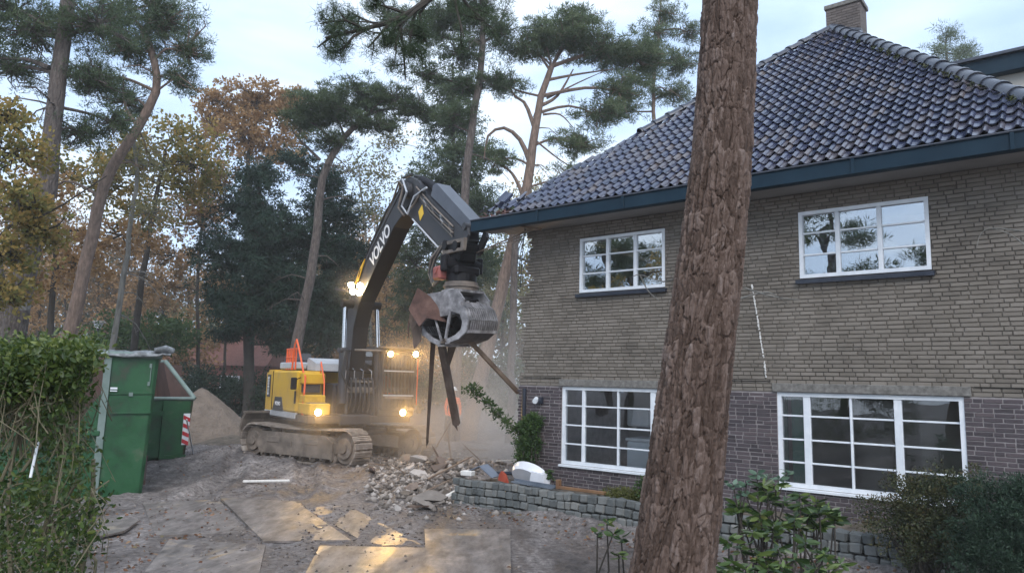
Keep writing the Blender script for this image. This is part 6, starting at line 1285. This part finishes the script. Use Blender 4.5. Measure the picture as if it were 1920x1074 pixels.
rosettes('grey_leaved_sprig', 'grey green leafy sprig in front of the lower left corner of the right window', 'plant', [at_y(x, y, Yy) for x, y, Yy in ((1375, 910, 6.2), (1400, 905, 6.3), (1350, 905, 6.1), (1440, 895, 6.6), (1475, 885, 6.9), (1420, 890, 6.5), (1390, 925, 6.3), (1460, 900, 6.7))], .11, EUC, per=8, wid=.2)
COT = leafmat('cotoneaster_leaves', [(.018, .028, .015), (.04, .055, .025), (.08, .08, .035), (.12, .07, .04)], .2, .5)
shrub('brownish dark shrub covering the lower right corner of the right window', [Bl(x, y, Yy, .38, .26, n_) for x, y, Yy, n_ in ((1740, 985, 8.7, 80), (1690, 960, 9.0, 50), (1790, 960, 8.5, 70), (1760, 920, 8.7, 60), (1720, 930, 8.8, 46), (1800, 910, 8.5, 40), (1660, 985, 9.1, 40), (1780, 1020, 8.4, 60), (1720, 1030, 8.6, 40))], COT, per=46, clump=.11, L=.03, W=.009, name='cotoneaster', stems=22)
shrub('blue green juniper filling the lower right corner', [Bl(x, y, Yy, .36, .3, n_) for x, y, Yy, n_ in ((1880, 960, 7.8, 90), (1915, 930, 7.7, 70), (1860, 1010, 7.7, 90), (1900, 1050, 7.5, 90), (1840, 1060, 7.7, 60), (1925, 1000, 7.5, 60), (1850, 940, 7.9, 40))], DKS, kind='leaf', per=70, clump=.10, L=.035, W=.006, name='juniper', stems=12)
GRD = leafmat('ground_cover', [(.05, .07, .02), (.12, .13, .04), (.20, .19, .07)], .35)
for (x0, n_) in ((1150, 26), (1400, 24), (1640, 20)): pass
shrub('yellow green creeping plants on the bed right of the timber plank', [(tuple(hw(2.55 + .18 * k, -.55, .52)), (.22, .22, .08), 26) for k in range(5)], GRD, per=30, clump=.07, L=.05, W=.010, name='ground_cover_plant', cat='plant')
shrub('green upright plant on the bed beside the near trunk', [(tuple(hw(3.25, -.6, .62)), (.22, .2, .22), 46), (tuple(hw(3.5, -.75, .5)), (.25, .2, .2), 40), (tuple(hw(3.6, -1.0, .25)), (.2, .2, .2), 26)], GRS, per=34, clump=.09, L=.06, W=.014, name='bedding_plant', cat='plant')
rosettes('ivy_sprig', 'broad dark leaves growing against the right side of the broken basin', 'plant', [hw(1.05 + random.uniform(-.15, .15), -.5, .52 + random.random() * .25) for _ in range(6)], .11, GRS, per=7, wid=.36)
# climber on the corner
cl0 = shrub('dark climbing shrub against the torn corner of the house', [Bl(992, 800, 14.0, .20, .18, 60), Bl(990, 830, 14.0, .22, .2, 60), Bl(985, 860, 14.0, .16, .2, 30), Bl(1000, 785, 14.0, .14, .12, 20)], GRS, per=34, clump=.10, L=.06, W=.012, name='climbing_shrub', stems=14)
br = thing('torn_branch', 'torn leafy branch sticking out left from the house corner over the rubble', 'branch', at_y(985, 815, 14.0)); bq = [at_y(x, y, 14.1) - br.location for x, y in ((985, 815), (950, 790), (915, 757), (880, 728))]
part('stem', MB().tube(smooth_path(bq, 9), [.022 * (1 - .7 * i / 8) for i in range(9)], 6), BARKG, br, True)
V, Fc, tone, _c = crown([(tuple(q), (.14, .1, .09), 9) for q in smooth_path(bq, 7)], 'leaf', 16, .08, .07, .016, .8); obj('leaves', npmesh('leaves', V, Fc, tone, mats=[GRS]), br, kind='stuff')

# ------------------------------------------------------------------ foreground hedge on the left
PRV = leafmat('privet_leaves', [(.018, .036, .010), (.035, .065, .014), (.065, .105, .022), (.13, .165, .035), (.30, .32, .08)], .35, .42, .5)
hb = Vector((-3.1, 3.9, gz(-3.1, 3.9))); hd = thing('privet_hedge', 'leafy green privet hedge with bare stems filling the lower left corner', 'hedge', hb)
CCh = []
for i in range(1500):
    x = random.uniform(0, 1); top = random.random() < .55
    px = random.uniform(-60, 205) if top else random.uniform(-60, 195)
    py = random.gauss(690, 26) if top else random.uniform(660, 1090)
    if py < 655 + 8 * math.sin(px * .05) + random.random() * 8: py = 656 + random.random() * 26
    if not top:
        if px > 110 and 700 < py < 760 and random.random() < .3: continue
        if px < 150 and random.random() < .42: continue
        if 780 < py < 900 and px < 100 and random.random() < .7: continue
    lim = 168 - (18 if py < 900 else 0) + 18 * math.sin(py * .021 + 1) + 12 * math.sin(py * .07)
    if px > lim: px = lim - random.random() * 60
    CCh.append(tuple(at_y(px, py, random.uniform(3.35, 4.3))))
# shaded body deeper in the hedge
for i in range(420): CCh.append((random.uniform(-5, -2.75), random.uniform(4.3, 5.0), random.uniform(.9, 2.25)))
CCh = np.array(CCh); K = 24; n = len(CCh); P = np.repeat(CCh, K, 0) + rng.normal(size=(n * K, 3)) * .042; d = unit(rng.normal(size=(n * K, 3)) + np.array([0, -.25, .5])); Ls = .016 + .026 * rng.random((n * K, 1)) ** 1.5; V, Fc = leafs(P, d, Ls, Ls * .25)
tn = np.repeat(rng.random(n), K) * .45 + rng.random(n * K) * .4 + np.clip((P[:, 2] - 2.1) * .35, 0, .15); obj('foliage', npmesh('foliage', V - np.array(hb), Fc, np.concatenate([tn, tn]), mats=[PRV]), hd, kind='stuff')
HST = mat('hedge_stems', [(.07, .06, .035), (.14, .12, .07), (.19, .16, .10)], 12, .8)
for (x0, y0, x1, y1, r_) in ((60, 1074, 130, 800, .014), (0, 1040, 20, 860, .012), (20, 1074, 75, 700, .012), (130, 1074, 60, 830, .01), (150, 1074, 175, 860, .016), (90, 1074, 150, 900, .010), (30, 900, 110, 760, .008), (0, 820, 60, 720, .008), (60, 1000, 190, 930, .007), (100, 960, 205, 900, .006), (0, 980, 70, 900, .007), (180, 1050, 110, 930, .008), (40, 860, 10, 700, .008), (110, 860, 170, 760, .006), (-10, 760, 40, 690, .007), (70, 780, 100, 690, .006)):
    a = at_y(x0, y0, random.uniform(3.5, 4.0)); b = at_y(x1, y1, random.uniform(3.5, 4.0)); q = smooth_path([a - hb, a.lerp(b, .5) - hb + Vector((random.gauss(0, .04), 0, random.gauss(0, .03))), b - hb], 7)
    if y0 >= 1040: q = [Vector((q[0].x, q[0].y, -.02))] + q
    part('stem', MB().tube(q, [r_ * (1 - .5 * i / len(q)) for i in range(len(q))], 6), HST, hd, True)
sb_ = MB()
for i in range(420):
    a = Vector(CCh[random.randrange(1400)]) - hb; l_ = random.uniform(.15, .45); dd = Vector((random.gauss(0, .4), random.gauss(0, .3), -1)).normalized(); sb_.tube([a, a + dd * l_ * .5 + Vector((random.gauss(0, .05), 0, random.gauss(0, .03))), a + dd * l_], [.0012, .002, .0028], 4, cap=False)
part('fine_twigs', sb_, HST, hd, kind='stuff')
# leaf litter by the hedge and along the bed
LIT = leafmat('dead_leaves', [(.10, .05, .03), (.2, .09, .045), (.26, .15, .09), (.12, .11, .06)], .1)
C_ = []
for i in range(1100):
    if i < 420: x, y = random.uniform(-6.9, -4.4), random.uniform(8.8, 13)
    elif i < 800: u = random.uniform(-.5, 8); q = hw(u, -1.15 - abs(random.gauss(0, .3)), 0); x, y = q.x, q.y
    else: x, y = random.uniform(-10, 4), random.uniform(9, 22)
    C_.append((x, y, gz(x, y) + .012))
C_ = np.array(C_); d = unit(rng.normal(size=(len(C_), 3)) * np.array([1, 1, .25])); Ls = rng.uniform(.03, .075, (len(C_), 1)); V, Fc = leafs(C_, d, Ls, Ls * .32); tn = rng.random(len(C_)); tag(obj('leaf_litter', npmesh('leaf_litter', V, Fc, np.concatenate([tn, tn]), mats=[LIT])), 'fallen brown leaves scattered on the mud', 'leaves', None, 'stuff')

# unseen trees added at the viewer's left so the upper windows mirror them
for (x, y, hgt, lab) in ((-13, 2.5, 11, 'unseen pine added to the left, mirrored in the upper windows'), (-17, -5, 13, 'taller unseen pine added on the viewer side, mirrored in the glass'), (-10, -6, 9, 'lower unseen pine added on the viewer side for the reflections')):
    bb = [((x + random.gauss(0, 1.3), y + random.gauss(0, 1.3), hgt * random.uniform(.55, .95)), (1.3, 1.3, .6), 26) for _ in range(7)]
    tree('pine_tree', lab, 'pine tree', [(x, y, .5), (x + .3, y, hgt * .5), (x + .1, y + .2, hgt * .95)], (.25, .1), bb, lm=PINE, bm_=BARKP, per=50, clump=.5, L=.26, W=.02)

tree('oak_tree', 'unseen yellow oak added to be mirrored in the left upper window', 'oak tree', [(-15, 6.2, .2), (-15, 6.2, 3), (-15, 6.4, 7)], (.25, .1), [((-15 + random.gauss(0, 1.3), 6.5 + random.gauss(0, 1.2), random.uniform(3, 8.5)), (1.2, 1.2, .9), 22) for _ in range(9)], kind='leaf', lm=OAKY, bm_=BARKD, per=50, clump=.5, L=.16, W=.06)
tree('pine_tree', 'unseen pine added behind the mirrored yellow oak', 'pine tree', [(-22, 5, .2), (-22, 5, 6), (-22, 5, 12)], (.3, .1), [((-22 + random.gauss(0, 1.5), 5 + random.gauss(0, 1.5), random.uniform(7, 13)), (1.5, 1.5, .7), 30) for _ in range(8)], lm=PINE, bm_=BARKP, per=80, clump=.5, L=.26, W=.02)

# ------------------------------------------------------------------ dust, with puffs added at the lamps for halos
def dust():
    me = MB().box((0, 0, 0), (1, 1, 1)).mesh('dust_cloud', M_DARK); me.materials.clear(); M = bpy.data.materials.new('dust'); M.use_nodes = True; t = M.node_tree; N = t.nodes; L = t.links; N.clear(); out = N.new('ShaderNodeOutputMaterial'); pv = N.new('ShaderNodeVolumePrincipled')
    pv.inputs['Color'].default_value = (.97, .90, .83, 1); pv.inputs['Anisotropy'].default_value = .25
    g = N.new('ShaderNodeNewGeometry'); tot = None
    for (c, r_, a) in DUST_AND_HALOS:
        mp = N.new('ShaderNodeMapping'); mp.vector_type = 'TEXTURE'; mp.inputs['Location'].default_value = c; mp.inputs['Scale'].default_value = r_; L.new(g.outputs['Position'], mp.inputs[0]); gr_ = N.new('ShaderNodeTexGradient'); gr_.gradient_type = 'QUADRATIC_SPHERE'; L.new(mp.outputs[0], gr_.inputs[0])
        mu = N.new('ShaderNodeMath'); mu.operation = 'MULTIPLY'; mu.inputs[1].default_value = a; L.new(gr_.outputs['Fac'], mu.inputs[0])
        if tot is None: tot = mu
        else: ad = N.new('ShaderNodeMath'); L.new(tot.outputs[0], ad.inputs[0]); L.new(mu.outputs[0], ad.inputs[1]); tot = ad
    n = N.new('ShaderNodeTexNoise'); n.inputs['Scale'].default_value = .55; n.inputs['Detail'].default_value = 3; L.new(g.outputs['Position'], n.inputs['Vector']); mr = N.new('ShaderNodeMapRange'); mr.inputs[1].default_value = .35; mr.inputs[2].default_value = .65; mr.inputs[3].default_value = .35; mr.inputs[4].default_value = 1.5; L.new(n.outputs['Fac'], mr.inputs[0])
    mu = N.new('ShaderNodeMath'); mu.operation = 'MULTIPLY'; L.new(tot.outputs[0], mu.inputs[0]); L.new(mr.outputs[0], mu.inputs[1]); L.new(mu.outputs[0], pv.inputs['Density']); L.new(pv.outputs[0], out.inputs['Volume'])
    me.materials.append(M); o = obj('dust_cloud', me); o.location = (-2.5, 22, 3.4); o.scale = (14, 15, 7.2); tag(o, 'beige dust cloud drifting between the excavator and the torn house corner, with puffs added at the lamps for halos', 'dust', None, 'stuff')
DUST_AND_HALOS = (((-.6, 21.5, 1.4), (3.5, 6, 4.6), .20), ((-2.3, 19.8, .8), (3.4, 3.6, 2.0), .11), ((-3.0, 19.2, 2), (4.8, 4.8, 3.6), .03), ((-4.9, 18.4, 1.3), (1.5, 1.5, 1.3), .30), ((-2.9, 19.0, 1.5), (1.3, 1.3, 1.3), .2), ((-2.8, 19.6, 3.0), (1.2, 1.2, 1.0), .14), ((-4.5, 19.5, 4.8), (.9, .9, .9), .12))  # wide dust first, then small puffs added at the lamps to make halos
dust()

# ------------------------------------------------------------------ thin autumn haze over the whole place
hz_ = MB().box((0, 0, 0), (1, 1, 1)).mesh('haze', M_DARK); hz_.materials.clear(); Mh = bpy.data.materials.new('haze'); Mh.use_nodes = True; nh = Mh.node_tree; nh.nodes.clear()
oh = nh.nodes.new('ShaderNodeOutputMaterial'); ph = nh.nodes.new('ShaderNodeVolumePrincipled'); ph.inputs['Color'].default_value = (.97, .97, .96, 1); ph.inputs['Density'].default_value = .0011; nh.links.new(ph.outputs[0], oh.inputs['Volume']); hz_.materials.append(Mh)
ho = obj('haze', hz_); ho.location = (0, 180, 13.5); ho.scale = (660, 460, 30); tag(ho, 'thin pale haze hanging in the whole scene', 'haze', None, 'stuff')
